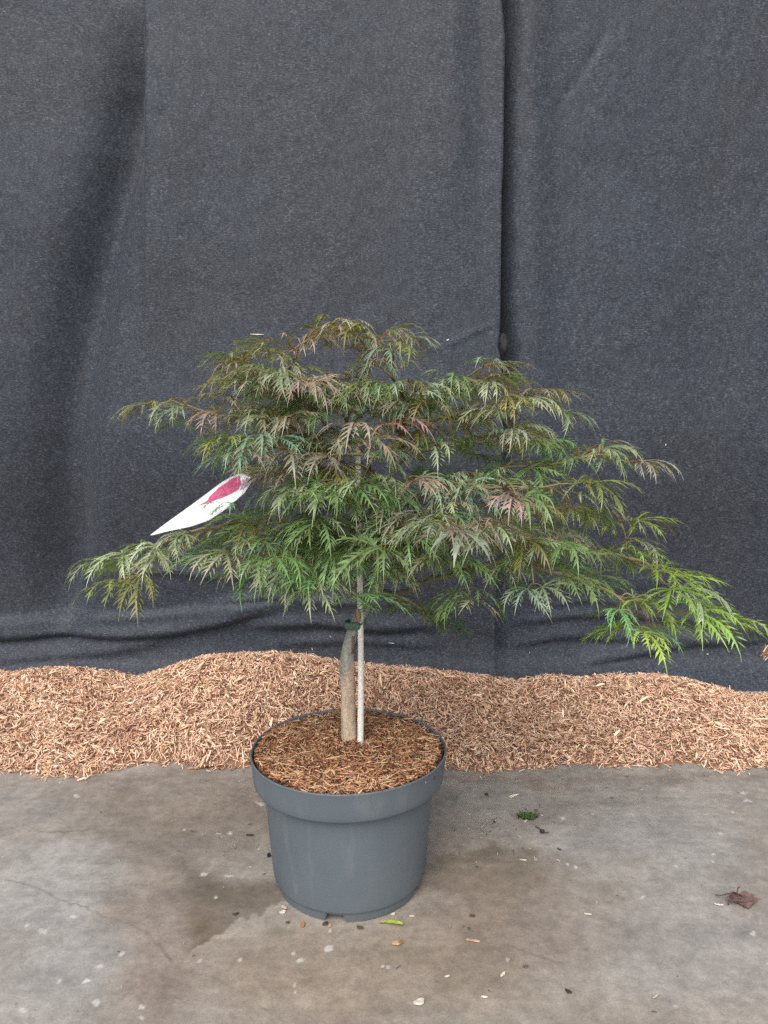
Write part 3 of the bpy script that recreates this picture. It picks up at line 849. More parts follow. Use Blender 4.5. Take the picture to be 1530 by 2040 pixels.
# name of the leaf colours, points (pixel, pixel, depth from the stem plane), where leaves start, spacing
UPPER = {'bronze': 2.4, 'rose': .3, 'gold': 2.2, 'sage': 4, 'teal': 1, 'green': 2}
MIDL = {'bronze': .9, 'gold': 1, 'sage': 3, 'green': 3.4, 'teal': 1.2}
LOWL = {'sage': 2.2, 'green': 4.5, 'teal': .7, 'gold': .3, 'fresh': .7}
INNER = {'deep': 4, 'green': 3, 'teal': 1, 'sage': .6}  # shade inside the crown put into the leaf colours
RIGHTB = {'fresh': 3, 'bright': 4, 'sage': .7, 'green': .7}
BR = [
    # right, low, long drooping: bright tip
    dict(p=[(752, 1176, .045), (800, 1182, .02), (880, 1150, -.04), (1000, 1120, -.10), (1110, 1140, -.14), (1190, 1168, -.16), (1250, 1192, -.16), (1320, 1224, -.15), (1435, 1222, -.12)], mix=LOWL, tipmix=RIGHTB, s=.45, r=.0042, sp=.036, tw=4),
    dict(p=[(758, 1110, .05), (860, 1085, -.02), (960, 1072, -.09), (1060, 1082, -.13), (1150, 1100, -.15), (1240, 1112, -.14), (1310, 1140, -.12), (1370, 1165, -.1)], mix=MIDL, tipmix=RIGHTB, s=.3, r=.0036, sp=.036, tw=5),
    dict(p=[(757, 1060, .055), (870, 1010, .08), (980, 1000, .11), (1100, 1010, .13), (1210, 1020, .12), (1270, 1040, .10), (1305, 1066, .09)], mix=MIDL, tipmix={'gold': 3, 'bright': 1.5, 'sage': 2}, s=.3, r=.0034, sp=.038, tw=5),
    dict(p=[(764, 1000, .055), (860, 985, .03), (950, 945, .0), (1030, 926, -.01), (1110, 918, .0), (1160, 904, .01), (1222, 868, .02)], mix=MIDL, tipmix=UPPER, s=.35, r=.0034, sp=.044, tw=3),
    dict(p=[(772, 965, .055), (860, 960, -.03), (960, 968, -.10), (1060, 968, -.14), (1140, 962, -.15), (1210, 985, -.14)], mix=MIDL, tipmix=UPPER, s=.4, r=.003, sp=.038, tw=4),
    dict(p=[(800, 905, .06), (860, 850, .06), (930, 826, .05), (1000, 815, .03), (1070, 790, .01), (1130, 780, .0)], mix=UPPER, s=.35, r=.0034, sp=.036, tw=5),
    dict(p=[(815, 885, .07), (860, 820, .04), (910, 770, -.01), (960, 735, -.04), (1030, 722, -.05)], mix=UPPER, s=.35, r=.003, sp=.036, tw=4),
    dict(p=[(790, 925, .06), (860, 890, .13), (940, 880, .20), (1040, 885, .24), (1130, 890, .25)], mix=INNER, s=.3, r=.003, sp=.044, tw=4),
    # top
    dict(p=[(800, 905, .06), (780, 840, .05), (750, 780, .03), (722, 745, .02), (715, 705, .02), (688, 622, .02)], mix=UPPER, s=.4, r=.003, sp=.042, tw=3, tipn=2),
    dict(p=[(790, 860, .05), (800, 790, .02), (770, 730, .0), (745, 705, -.01), (782, 622, -.02)], mix=UPPER, s=.35, r=.0026, sp=.045, tw=3, tipn=2),
    dict(p=[(800, 900, .06), (810, 830, -.02), (830, 770, -.06), (850, 735, -.08)], mix=UPPER, s=.3, r=.0026, sp=.034, tw=3),
    dict(p=[(768, 985, .055), (700, 900, .03), (640, 830, .02), (590, 765, .02), (560, 712, .02), (600, 682, .02), (655, 626, .02)], mix=UPPER, s=.5, r=.0036, sp=.040, tw=4, tipn=2),
    dict(p=[(700, 900, .03), (690, 830, -.03), (670, 770, -.07), (650, 735, -.09)], mix=UPPER, s=.25, r=.0024, sp=.036, tw=3),
    dict(p=[(640, 830, .02), (570, 770, -.04), (520, 740, -.07), (470, 738, -.08)], mix={'bronze': 5, 'rose': 1.5, 'teal': 1.2, 'sage': 1.5}, s=.2, r=.0026, sp=.034, tw=4),
    dict(p=[(590, 765, .02), (520, 740, .06), (460, 715, .08), (420, 715, .08)], mix=UPPER, s=.35, r=.0024, sp=.042, tw=2),
    dict(p=[(600, 780, .02), (585, 735, -.02), (590, 690, -.05), (605, 636, -.07)], mix={'bronze': 3, 'sage': 3, 'gold': 1}, s=.35, r=.002, sp=.04, tw=1, tipn=2),
    dict(p=[(720, 830, .0), (660, 790, .04), (600, 770, .08), (520, 790, .10)], mix=MIDL, s=.25, r=.002, sp=.034, tw=3, tipn=2),
    dict(p=[(690, 940, .05), (610, 880, .0), (540, 830, -.04), (480, 800, -.05)], mix=UPPER, s=.3, r=.0024, sp=.034, tw=4, tipn=3),
    # left
    dict(p=[(764, 995, .055), (690, 925, .05), (590, 860, .06), (500, 838, .06), (420, 822, .05), (340, 805, .04), (285, 806, .03), (255, 790, .03)], mix=UPPER, s=.62, r=.0034, sp=.046, tw=1, tipn=2),
    dict(p=[(757, 1035, .055), (680, 960, -.03), (590, 905, -.10), (520, 885, -.13), (450, 880, -.14), (400, 880, -.14)], mix={'gold': 1.5, 'sage': 4, 'teal': 2, 'bronze': 1.2}, s=.35, r=.0034, sp=.036, tw=4),
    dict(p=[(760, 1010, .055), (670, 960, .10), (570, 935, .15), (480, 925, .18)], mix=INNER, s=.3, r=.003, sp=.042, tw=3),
    dict(p=[(757, 1075, .055), (650, 1035, .02), (540, 1040, -.02), (440, 1050, -.05), (360, 1068, -.06), (280, 1092, -.06), (210, 1118, -.05), (165, 1140, -.05)], mix=LOWL, tipmix={'sage': 2, 'gold': 1.5, 'bronze': 1, 'green': 1}, s=.33, r=.0036, sp=.036, tw=5, tipn=2),
    dict(p=[(757, 1105, .05), (650, 1075, -.04), (560, 1070, -.11), (490, 1085, -.15), (430, 1110, -.16), (395, 1128, -.16)], mix=LOWL, s=.4, r=.0032, sp=.034, tw=4),
    dict(p=[(756, 1120, .05), (670, 1105, .10), (580, 1105, .16), (500, 1120, .2)], mix=INNER, s=.3, r=.003, sp=.044, tw=3),
    # front
    dict(p=[(757, 1045, .055), (720, 990, -.08), (690, 965, -.17), (690, 965, -.2)], mix={'sage': 2, 'green': 3}, s=.45, r=.0026, sp=.034, tw=3),
    dict(p=[(766, 985, .055), (740, 920, -.06), (720, 870, -.15), (715, 850, -.18)], mix={'bronze': 3, 'rose': 4, 'teal': 3}, s=.45, r=.0026, sp=.034, tw=3),
    dict(p=[(757, 1080, .05), (820, 1050, -.06), (860, 1025, -.15), (868, 1018, -.19)], mix={'sage': 4, 'bronze': 1.5, 'green': 1}, s=.45, r=.0026, sp=.034, tw=3),
    dict(p=[(757, 1095, .05), (860, 1085, -.08), (960, 1060, -.18), (1040, 1045, -.22)], mix={'bronze': 2, 'sage': 4, 'rose': 1.5}, s=.35, r=.0028, sp=.034, tw=3),
    dict(p=[(757, 1090, .05), (700, 1070, -.06), (640, 1045, -.14), (590, 1040, -.17)], mix=LOWL, s=.35, r=.0026, sp=.034, tw=3),
    dict(p=[(757, 1070, .055), (738, 1020, -.06), (722, 985, -.14), (716, 968, -.2)], mix={'sage': 2, 'green': 3, 'teal': 1}, s=.4, r=.0022, sp=.03, tw=3),
    dict(p=[(757, 1115, .05), (738, 1095, -.04), (722, 1080, -.12), (712, 1072, -.18)], mix={'sage': 1, 'green': 3, 'fresh': .6}, s=.4, r=.0022, sp=.03, tw=3),
    dict(p=[(742, 1185, .042), (720, 1188, -.02), (700, 1188, -.06)], mix={'fresh': 1}, s=.95, r=.0014, sp=.05, tw=0, tipn=1),
    dict(p=[(752, 1160, .05), (690, 1172, -.02), (636, 1168, -.07)], mix={'fresh': 1}, s=.95, r=.0014, sp=.05, tw=0, tipn=1),
    dict(p=[(750, 1178, .045), (690, 1160, .10), (620, 1165, .15), (565, 1170, .17)], mix={'deep': 2, 'green': 2, 'fresh': .5}, s=.5, r=.002, sp=.04, tw=1),
    dict(p=[(752, 1176, .045), (790, 1190, .12), (820, 1215, .18), (840, 1235, .2)], mix={'deep': 3, 'green': 1}, s=.5, r=.002, sp=.035, tw=1),
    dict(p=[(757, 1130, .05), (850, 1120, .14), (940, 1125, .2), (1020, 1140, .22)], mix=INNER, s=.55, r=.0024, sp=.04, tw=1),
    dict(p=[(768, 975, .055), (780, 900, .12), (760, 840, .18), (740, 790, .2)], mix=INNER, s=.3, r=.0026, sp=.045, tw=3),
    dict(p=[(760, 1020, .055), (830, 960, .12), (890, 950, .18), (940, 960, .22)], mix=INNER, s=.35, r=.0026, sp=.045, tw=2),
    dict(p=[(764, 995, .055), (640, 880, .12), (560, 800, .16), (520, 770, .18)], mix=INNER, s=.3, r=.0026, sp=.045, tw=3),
]
SIZE = 0.080
NLEAF = 0
EXTRA = {31: [(704, 1186, -.16, (.8, -.45, .1), .092, 'fresh', 700, 1196, -.04)],
         32: [(634, 1156, -.16, (-.6, -.6, .1), .092, 'fresh', 640, 1180, -.05)],
         22: [(462, 1003, -.185, (-.95, -.25, -.1), .07, 'teal', 480, 1020, -.13)],
         25: [(708, 850, -.22, (-.1, -1, .15), .085, 'rose', 715, 870, -.16), (775, 846, -.20, (.7, -.7, .2), .08, 'rose', 742, 872, -.13)],
         0: [(1440, 1238, -.12, (1, -.3, .1), .07, 'bright', 1415, 1238, -.1)]}
def spray(gb, gl, pts, r0, s, sp, mix, tipmix, tipn, r1=.0009, sizek=1.0):
    sp = sp * 1.14
    """leaves in opposite pairs along a shoot, a tuft at its end"""
    global NLEAF
    seg = np.linalg.norm(np.diff(pts, axis=0), axis=1); cum = np.concatenate([[0], np.cumsum(seg)]); L = cum[-1]
    def P(d):
        i = min(len(seg) - 1, int(np.searchsorted(cum, d) - 1)); i = max(i, 0)
        t = (d - cum[i]) / (seg[i] + 1e-9)
        return pts[i] + (pts[i + 1] - pts[i]) * t, unit(pts[i + 1] - pts[i])
    d = L * s + random.uniform(0, sp * .5)
    while d < L - sp * .3:
        p, t = P(d)
        side = np.cross(t, UP); side = unit(side) if np.linalg.norm(side) > .1 else np.array([1., 0, 0])
        q = random.uniform(-.7, .7)
        for sg in (-1, 1):
            if random.random() < .12: continue
            o = unit(side * sg * math.cos(q) + UP * (random.uniform(-.1, .4) + .4 * math.sin(q) * sg) + t * random.uniform(.2, .7))
            pl = random.uniform(.014, .03) * sizek
            e = p + o * pl
            m_ = tipmix if (tipmix and d > L * .66) else mix
            pal = pick(m_)
            petiole(gl, p, e, pal in ('bronze', 'rose', 'gold'))
            fw = unit(o * np.array([1, 1, .2]) + t * .3 - UP * .1)
            leaf(gl, e, fw, SIZE * sizek * random.choice([.55, .8, .9, 1, 1.1]) * random.uniform(.9, 1.1), pal, droop=random.uniform(.75, 1.35), nl=random.choice([7, 7, 9]), tilt=random.gauss(0, .3))
            NLEAF += 1
        d += sp * random.uniform(.8, 1.25)
    p, t = P(L - 1e-6)
    for k in range(tipn):
        side = np.cross(t, UP); side = unit(side) if np.linalg.norm(side) > .1 else np.array([1., 0, 0])
        a = (k - (tipn - 1) / 2) * .9
        o = unit(t * np.array([1, 1, .45]) * math.cos(a) + side * math.sin(a) + UP * random.uniform(0, .25))
        e = p + o * random.uniform(.010, .022)
        pal = pick(tipmix or mix)
        petiole(gl, p, e, pal in ('bronze', 'rose', 'gold'))
        leaf(gl, e, unit(o * np.array([1, 1, .4])), SIZE * sizek * random.uniform(.85, 1.15), pal, droop=random.uniform(.8, 1.3), nl=7, tilt=random.gauss(0, .25))
        NLEAF += 1
for bi, b in enumerate(BR):
    random.seed(100 + bi)
    pts = catmull([at(x, y, .02 + dy) for x, y, dy in b['p']], 7)
    cl = np.concatenate([[0], np.cumsum(np.linalg.norm(np.diff(pts, axis=0), axis=1))])
    cut = cl[-1] - (.045 if bi not in (31, 32) and bi < 33 else .02)
    pts = np.array([[np.interp(d_, cl, pts[:, ax_]) for ax_ in range(3)] for d_ in np.linspace(0, cut, len(pts))])
    # natural kinks
    kk = np.array([0, 0, 0.])
    for i in range(2, len(pts)):
        kk = kk * .8 + np.array([random.gauss(0, .0016) for _ in range(3)]); pts[i] += kk
    gb, gl = Geo(), Geo()
    r0 = b['r']
    barkc = lambda t, p: np.array([.13, .115, .085]) * (1 - t) + np.array([.20, .16, .075]) * t
    gb.tube(pts, lambda t: r0 * .8 * (1 - t) ** .8 + .0008, barkc, 8, True, .07)
    tipn = b.get('tipn', 3)
    spray(gb, gl, pts, r0, b['s'], b['sp'], b['mix'], b.get('tipmix'), tipn)
    n = len(pts)
    for k in range(b['tw']):
        f_ = b['s'] * .85 + (1 - b['s'] * .85) * (k + random.uniform(.1, .7)) / max(1, b['tw'])
        i = min(n - 2, int(f_ * (n - 1)))
        t = unit(pts[i + 1] - pts[i])
        side = np.cross(t, UP); side = unit(side)
        sg = -1 if k % 2 else 1
        o = unit(t * .7 + side * sg * random.uniform(.5, 1.0) + UP * random.uniform(-.45, .2))
        o[2] = max(o[2], -.4); o = unit(o)
        ln = random.uniform(.045, .095)
        tw = catmull([pts[i], pts[i] + o * ln * .5 + UP * .004, pts[i] + o * ln - UP * .010], 5)
        gb.tube(tw, lambda t_: .0016 * (1 - t_) + .0008, np.array([.2, .16, .08]), 6)
        spray(gb, gl, tw, .001, .35, .03, b['mix'], b.get('tipmix') if f_ > .66 else None, 2, sizek=.92)
    if bi == 27:        # one reverted leaf with broad lobes
        e = at(921, 1060, -.22)
        petiole(gl, at(912, 1040, -.2), e, True)
        leaf(gl, e, unit(np.array([-.2, -1, -.15])), .074, 'silver', 1.1, 7, .62, -.15)
    for (x, y, Y, fw, sz, pal, x0, y0, Y0) in EXTRA.get(bi, ()):
        e = at(x, y, Y)
        petiole(gl, at(x0, y0, Y0), e, pal in ('rose', 'bronze'))
        leaf(gl, e, unit(np.array(fw)), sz, pal, 1.0, 7)
    o = gb.build('branch', M_BARK, TREE, BASE)
    gl.build('foliage', M_LEAF, o, BASE)
open('/tmp/nleaf','w').write(str(NLEAF))

# ------------------------------------------------------------------ cane, tie, label
def cane():
    g = Geo()
    p0, p1 = at(718, 1492, .012), at(715, 880, .010)
    pts = np.array([p0 + (p1 - p0) * t for t in np.linspace(0, 1, 60)])
    pts[:, 0] += 0.0012 * np.sin(np.linspace(0, 5, 60))
    def col(t, p):
        k = float(fbm(np.array([p[2] * 30]), np.array([1.]), 121)[0])
        c = np.array([.82, .795, .765]) * (.85 + .3 * k)
        return c * (0.8 if t < .03 else 1)
    def rad(t):
        return .0046 - .0009 * t + (.0005 if abs((t * 5) % 1 - .5) < .02 else 0)
    g.tube(pts, rad, col, 14)
    o = g.build('bamboo_cane', M_STAKE, None, (0, 0, 0))
    tag(o, 'straight pale bamboo cane pushed into the mulch beside the maple stem', 'plant stake')
cane()
def ring(name, px, py, Y, rx, ry, h, col, label, lean=0):
    g = Geo()
    c = at(px, py, Y)
    n = 40
    for k in range(n):
        a = 2 * math.pi * k / n
        for dz, dr in ((-h, 0), (-h * .6, .0012), (h * .6, .0012), (h, 0)):
            g.v.append(c + np.array([(rx + dr) * math.cos(a), (ry + dr) * math.sin(a), dz + lean * math.cos(a)])); g.c.append(np.array(col) * (.8 + .4 * random.random()))
    for k in range(n):
        for j in range(3): g.f.append((k * 4 + j, ((k + 1) % n) * 4 + j, ((k + 1) % n) * 4 + j + 1, k * 4 + j + 1))
    # the tightened tail
    t0 = c + np.array([rx * .5, -ry - .001, h * .4])
    g.tube(np.array([t0, t0 + np.array([.004, -.004, .004]), t0 + np.array([.007, -.004, .009])]), .0012, np.array(col), 5)
    o = g.build(name, M_TIE)
    sm = o.modifiers.new('thickness', 'SOLIDIFY'); sm.thickness = .0012
    tag(o, label, 'plant tie', 'ties holding the maple to its cane')
ring('plant_tie', 708, 1243, .018, .0145, .0115, .0055, (.075, .15, .105), 'dark green tie strapping the bare maple stem to the cane just under the leaves', .001)
ring('plant_tie', 733, 1072, .036, .023, .024, .003, (.06, .10, .085), 'thin dark tie round cane and stem up among the leaves', .002)
def clip():
    g = Geo()
    c = at(712, 1224, -.004)
    for i in range(7):
        t = i / 6
        w = .0035 * math.sin(math.pi * (.2 + .7 * t)) + .001
        for dx, dy in ((-w, 0), (0, -.0022), (w, 0), (0, .0016)):
            g.v.append(c + np.array([dx + .002 * t, dy, .008 - .019 * t])); g.c.append(np.array([.30, .20, .14]) * random.uniform(.7, 1.3))
    for i in range(6):
        for k in range(4): g.f.append((i * 4 + k, i * 4 + (k + 1) % 4, i * 4 + 4 + (k + 1) % 4, i * 4 + 4 + k))
    o = g.build('dead_leaf', M_BITS)
    tag(o, 'small curled brown dead leaf caught above the dark green tie', 'dead leaf')
clip()
def label():
    YL0, YL1 = -.16, -.13
    def pt(px, py, off=0.0):
        t = (px - 300) / 200
        Y = YL0 + (YL1 - YL0) * t - 0.006 * math.sin(math.pi * t) - off - (py - (1066 - (px - 300) * .56)) * 0.0006
        return at(px, py, Y)
    up_ = [(300, 1066), (330, 1043), (372, 1013), (410, 985), (440, 962), (462, 949), (482, 943), (499, 951)]
    lo_ = [(300, 1067), (340, 1057), (380, 1049), (415, 1037), (445, 1018), (470, 997), (490, 979), (499, 962)]
    g = Geo()
    nx_, ny_ = 36, 6
    for i in range(nx_ + 1):
        x = 300 + 199 * i / nx_
        y0 = np.interp(x, [p[0] for p in up_], [p[1] for p in up_]); y1 = np.interp(x, [p[0] for p in lo_], [p[1] for p in lo_])
        for j in range(ny_ + 1):
            g.v.append(pt(x, y0 + (y1 - y0) * j / ny_)); g.c.append(np.array([1., 1, 1]))
    for i in range(nx_):
        for j in range(ny_):
            q = i * (ny_ + 1) + j
            g.f.append((q, q + 1, q + ny_ + 2, q + ny_ + 1))
    o = g.build('plant_label', M_TAG)
    sm = o.modifiers.new('thickness', 'SOLIDIFY'); sm.thickness = .0007; sm.offset = 0
    tag(o, 'long white plastic plant label with a magenta picture, hanging in the left foliage', 'plant label')
    pk = [(394, 1008), (412, 998), (420, 986), (440, 968), (462, 953), (478, 947), (480, 962), (476, 974), (455, 986), (425, 998)]
    g = Geo()
    cx, cy = np.mean([p[0] for p in pk]), np.mean([p[1] for p in pk])
    rings = 6
    for r_ in range(rings + 1):
        for i in range(len(pk) * 4):
            a = pk[i // 4]; b = pk[(i // 4 + 1) % len(pk)]; t = (i % 4) / 4
            x, y = a[0] + (b[0] - a[0]) * t, a[1] + (b[1] - a[1]) * t
            if i % 4: x += random.uniform(-.8, .8); y += random.uniform(-.8, .8)
            s = r_ / rings
            g.v.append(pt(cx + (x - cx) * s, cy + (y - cy) * s, .0012)); g.c.append(np.array([.50, .085, .20]) * random.uniform(.75, 1.3) + random.uniform(0, .03))
    m = len(pk) * 4
    for r_ in range(rings):
        for i in range(m): g.f.append((r_ * m + i, r_ * m + (i + 1) % m, (r_ + 1) * m + (i + 1) % m, (r_ + 1) * m + i)[::-1])
    pr = g.build('printed_picture', M_PRINT, o)
    pr['label'] = 'magenta picture'
    g = Geo()
    pk2 = [(478, 976), (481, 958), (490, 951), (496, 953), (494, 965), (486, 973)]
    for r_ in range(4):
        for i in range(len(pk2) * 3):
            a = pk2[i // 3]; b = pk2[(i // 3 + 1) % len(pk2)]; t = (i % 3) / 3
            x, y = a[0] + (b[0] - a[0]) * t, a[1] + (b[1] - a[1]) * t
            s = r_ / 3
            g.v.append(pt(487 + (x - 487) * s, 963 + (y - 963) * s, .0012)); g.c.append(np.array(random.choice([(.3, .22, .42), (.55, .5, .62), (.22, .15, .3), (.7, .68, .75), (.45, .1, .25)])))
    m = len(pk2) * 3
    for r_ in range(3):
        for i in range(m): g.f.append((r_ * m + i, r_ * m + (i + 1) % m, (r_ + 1) * m + (i + 1) % m, (r_ + 1) * m + i)[::-1])
    pr = g.build('printed_picture', M_PRINT, o)
    pr['label'] = 'small violet and white picture'
label()

# ------------------------------------------------------------------ things lying about
def sliver(name, px, py, length, width, thick, deg, col, label, cat, group=None, bend=0.1, col2=None, z=None, lift=0.0):
    if name == 'bark_bit': length, width, thick = length * .72, width * .66, thick * .7
    c = ground_at(px, py, 0.0)
    o_loc = (c[0], c[1], 0.0)
    g = Geo()
    a = R(deg); ax = np.array([math.cos(a), math.sin(a), 0]); la = np.array([-math.sin(a), math.cos(a), 0])
    m = 6
    for i in range(m + 1):
        t = i / m - .5
        w = width * (1 - abs(2 * t) ** 3 * .75) * .5 * (random.uniform(.55, 1.3) if name == 'bark_bit' else random.uniform(.8, 1.15))
        ce = c + ax * t * length + la * bend * length * (t * t) + UP * (thick * .5 + .0006 + lift * (t + .5) * length)
        for x_, z_ in ((-1, -.5), (1, -.5), (.8, .5), (-.8, .5)):
            g.v.append(ce + la * x_ * w + UP * z_ * thick * random.uniform(.8, 1.1))
            cc = np.array(col if (col2 is None or t < .15) else col2)
            g.c.append(cc * random.uniform(.85, 1.15))
    for i in range(m):
        for k in range(4): g.f.append((i * 4 + k, i * 4 + (k + 1) % 4, i * 4 + 4 + (k + 1) % 4, i * 4 + 4 + k))
    g.f += [(3, 2, 1, 0), (m * 4, m * 4 + 1, m * 4 + 2, m * 4 + 3)]
    o = g.build(name, M_BITS, None, o_loc, smooth=False)
    o.location = o_loc
    return tag(o, label, cat, group)
PALE, TAN, ORG, DRK = (.68, .62, .52), (.50, .33, .2), (.42, .2, .09), (.05, .035, .03)
GC = 'wood chips scattered on the concrete'
sliver('wood_chip', 603, 1842, .0105, .0065, .002, 100, ORG, 'orange brown wood chip in front of the pot foot, left of the green leaf', 'wood chip', GC)
sliver('wood_chip', 792, 1880, .015, .0068, .0025, 12, TAN, 'thick tan and rust wood chip lying below the fallen green leaf', 'wood chip', GC, .02, (.3, .14, .07))
sliver('wood_chip', 943, 1875, .018, .003, .0015, -14, TAN, 'thin tan splinter lying alone to the right of the fallen green leaf', 'wood chip', GC, .02)
sliver('wood_chip', 835, 1998, .014, .008, .0022, 25, (.6, .55, .48), 'pale flat wood chip near the bottom edge of the concrete', 'wood chip', GC, .3)
sliver('wood_chip', 566, 1811, .014, .0045, .0012, -52, (.62, .5, .36), 'pale wood chip leaning against the left foot of the pot', 'wood chip', GC, .05, None, None, .3)
sliver('wood_chip', 563, 1818, .009, .0055, .0015, 20, PALE, 'short cream wood chip lying under the leaning one at the left foot of the pot', 'wood chip', GC)
sliver('wood_chip', 657, 1845, .005, .0042, .0015, 80, TAN, 'tiny tan chip beside the drain notch of the pot', 'wood chip', GC)
sliver('wood_chip', 783, 1822, .007, .0036, .0012, 30, PALE, 'small cream chip against the right front of the pot foot', 'wood chip', GC)
sliver('wood_chip', 766, 1836, .009, .0026, .001, 5, (.6, .5, .36), 'thin tan flake touching the stalk end of the fallen green leaf', 'wood chip', GC)
sliver('wood_chip', 820, 1826, .007, .002, .001, 0, PALE, 'white sliver lying level just right of the pot foot', 'wood chip', GC)
sliver('wood_chip', 1002, 1942, .010, .0034, .0012, 48, PALE, 'cream sliver pointing away at a slant on the lower middle concrete', 'wood chip', GC)
sliver('wood_chip', 891, 1946, .007, .0024, .001, 20, PALE, 'small white sliver below and right of the rust coloured chip', 'wood chip', GC)
sliver('wood_chip', 965, 1987, .008, .0026, .001, -6, (.74, .7, .6), 'short white sliver at the bottom of the frame right of the pale flat chip', 'wood chip', GC)
sliver('wood_chip', 1306, 1986, .010, .0018, .001, 35, (.6, .54, .4), 'thin straw coloured sliver on the lower right concrete', 'wood chip', GC)
sliver('wood_chip', 1432, 1803, .012, .0026, .001, -14, (.72, .66, .6), 'white sliver just left of the curled dead leaf', 'wood chip', GC)
sliver('wood_chip', 1171, 1822, .010, .002, .001, -12, PALE, 'pale sliver on bare concrete between the pot and the curled dead leaf', 'wood chip', GC)
sliver('wood_chip', 1042, 1714, .011, .0026, .001, -10, (.6, .52, .42), 'tan sliver on the brown stain right of the pot', 'wood chip', GC)
GP = 'dark bits of soil and bark on the concrete'
sliver('bark_bit', 1132, 1977, .012, .006, .003, -40, DRK, 'black ragged bark bit at the lower right of the concrete', 'bark bit', GP, .3)
sliver('bark_bit', 1047, 1927, .009, .0065, .003, 0, (.13, .115, .1), 'grey brown pellet on the concrete below the pot stain', 'bark bit', GP)
sliver('bark_bit', 941, 1826, .011, .0045, .003, -5, (.1, .06, .045), 'dark brown bark bit right of the pot foot', 'bark bit', GP)
sliver('bark_bit', 934, 1851, .005, .0045, .003, 0, (.11, .09, .08), 'round dark soil crumb just below the dark brown bark bit', 'bark bit', GP)
sliver('bark_bit', 573, 1839, .008, .0045, .002, 20, (.09, .075, .065), 'small dark crumb left of the orange brown chip', 'bark bit', GP)
sliver('bark_bit', 648, 1842, .011, .007, .004, 30, (.07, .055, .045), 'dark soil lump in the shade of the drain notch', 'bark bit', GP)
sliver('bark_bit', 717, 1850, .012, .005, .004, -15, (.08, .07, .06), 'dark soil lump at the very front of the pot foot', 'bark bit', GP)
sliver('bark_bit', 536, 1706, .010, .008, .006, 70, (.03, .025, .025), 'black lump showing beside the left wall of the pot', 'bark bit', GP)
sliver('bark_bit', 498, 1665, .017, .004, .0025, 2, (.045, .035, .035), 'long black bark bit on the concrete left of the pot', 'bark bit', GP)
sliver('bark_bit', 384, 1657, .014, .0045, .0015, -8, (.13, .11, .1), 'faded dark flake on the concrete well left of the pot', 'bark bit', GP)
sliver('bark_bit', 969, 1584, .009, .007, .004, 20, (.04, .035, .03), 'black soil crumb near the chip bed, right of the pot rim', 'bark bit', GP)
sliver('bark_bit', 1068, 1616, .009, .007, .004, 0, (.12, .11, .1), 'oval grey crumb right beside the green moss', 'bark bit', GP)
sliver('bark_bit', 1114, 1693, .009, .004, .002, -30, (.07, .05, .05), 'dark brown flake right of the hooked stalk', 'bark bit', GP)
sliver('bark_bit', 985, 1639, .008, .0045, .003, -55, (.05, .04, .035), 'dark soil crumb left of the moss and slightly lower', 'bark bit', GP)
sliver('bark_bit', 1219, 1590, .009, .005, .002, 0, (.16, .15, .14), 'grey crumb alone on the back right concrete', 'bark bit', GP)
sliver('bark_bit', 470, 1823, .012, .004, .003, 25, (.08, .06, .05), 'small curled brown flake on the dark stain left of the pot', 'bark bit', GP, .9)
sliver('bark_bit', 1088, 1660, .013, .003, .002, 10, (.09, .06, .055), 'dark brown bit touching the right side of the hooked stalk', 'bark bit', GP)

def ground_tube(name, px_pts, rad, col, label, cat, ball=None, parent=None):
    g = Geo()
    pts = catmull([ground_at(x, y, 0) + UP * (rad + h) for x, y, h in px_pts], 5)
    g.tube(pts, lambda t: rad * (1 - .4 * t), np.array(col), 6)
    loc = (pts[0][0], pts[0][1], 0)
    if ball:
        c = ground_at(ball[0], ball[1], 0) + UP * ball[2]
        for i in range(7):
            th = math.pi * i / 6
            for k in range(8):
                ph = 2 * math.pi * k / 8
                g.v.append(c + ball[2] * np.array([math.sin(th) * math.cos(ph) * 1.2, math.sin(th) * math.sin(ph), math.cos(th)])); g.c.append(np.array(col) * .6)
        b0 = len(g.v) - 56
        for i in range(6):
            for k in range(8): g.f.append((b0 + i * 8 + k, b0 + (i + 1) * 8 + k, b0 + (i + 1) * 8 + (k + 1) % 8, b0 + i * 8 + (k + 1) % 8))
    o = g.build(name, M_BITS, None, loc)
    o.location = loc
    return tag(o, label, cat)
ground_tube('stalk', [(1078, 1660, .001), (1077, 1655, 0), (1072, 1652, .002), (1066, 1649, .001)], .0012, (.07, .05, .045), 'dark hooked stalk with a round head on the concrete below the moss', 'stalk', (1080, 1660, .0035))
ground_tube('straw', [(1014, 1588, 0), (1024, 1586, .001), (1034, 1584, .001), (1024, 1587, 0), (1016, 1591, 0)], .0011, (.72, .66, .52), 'forked pale straw lying on the concrete behind the moss', 'straw')

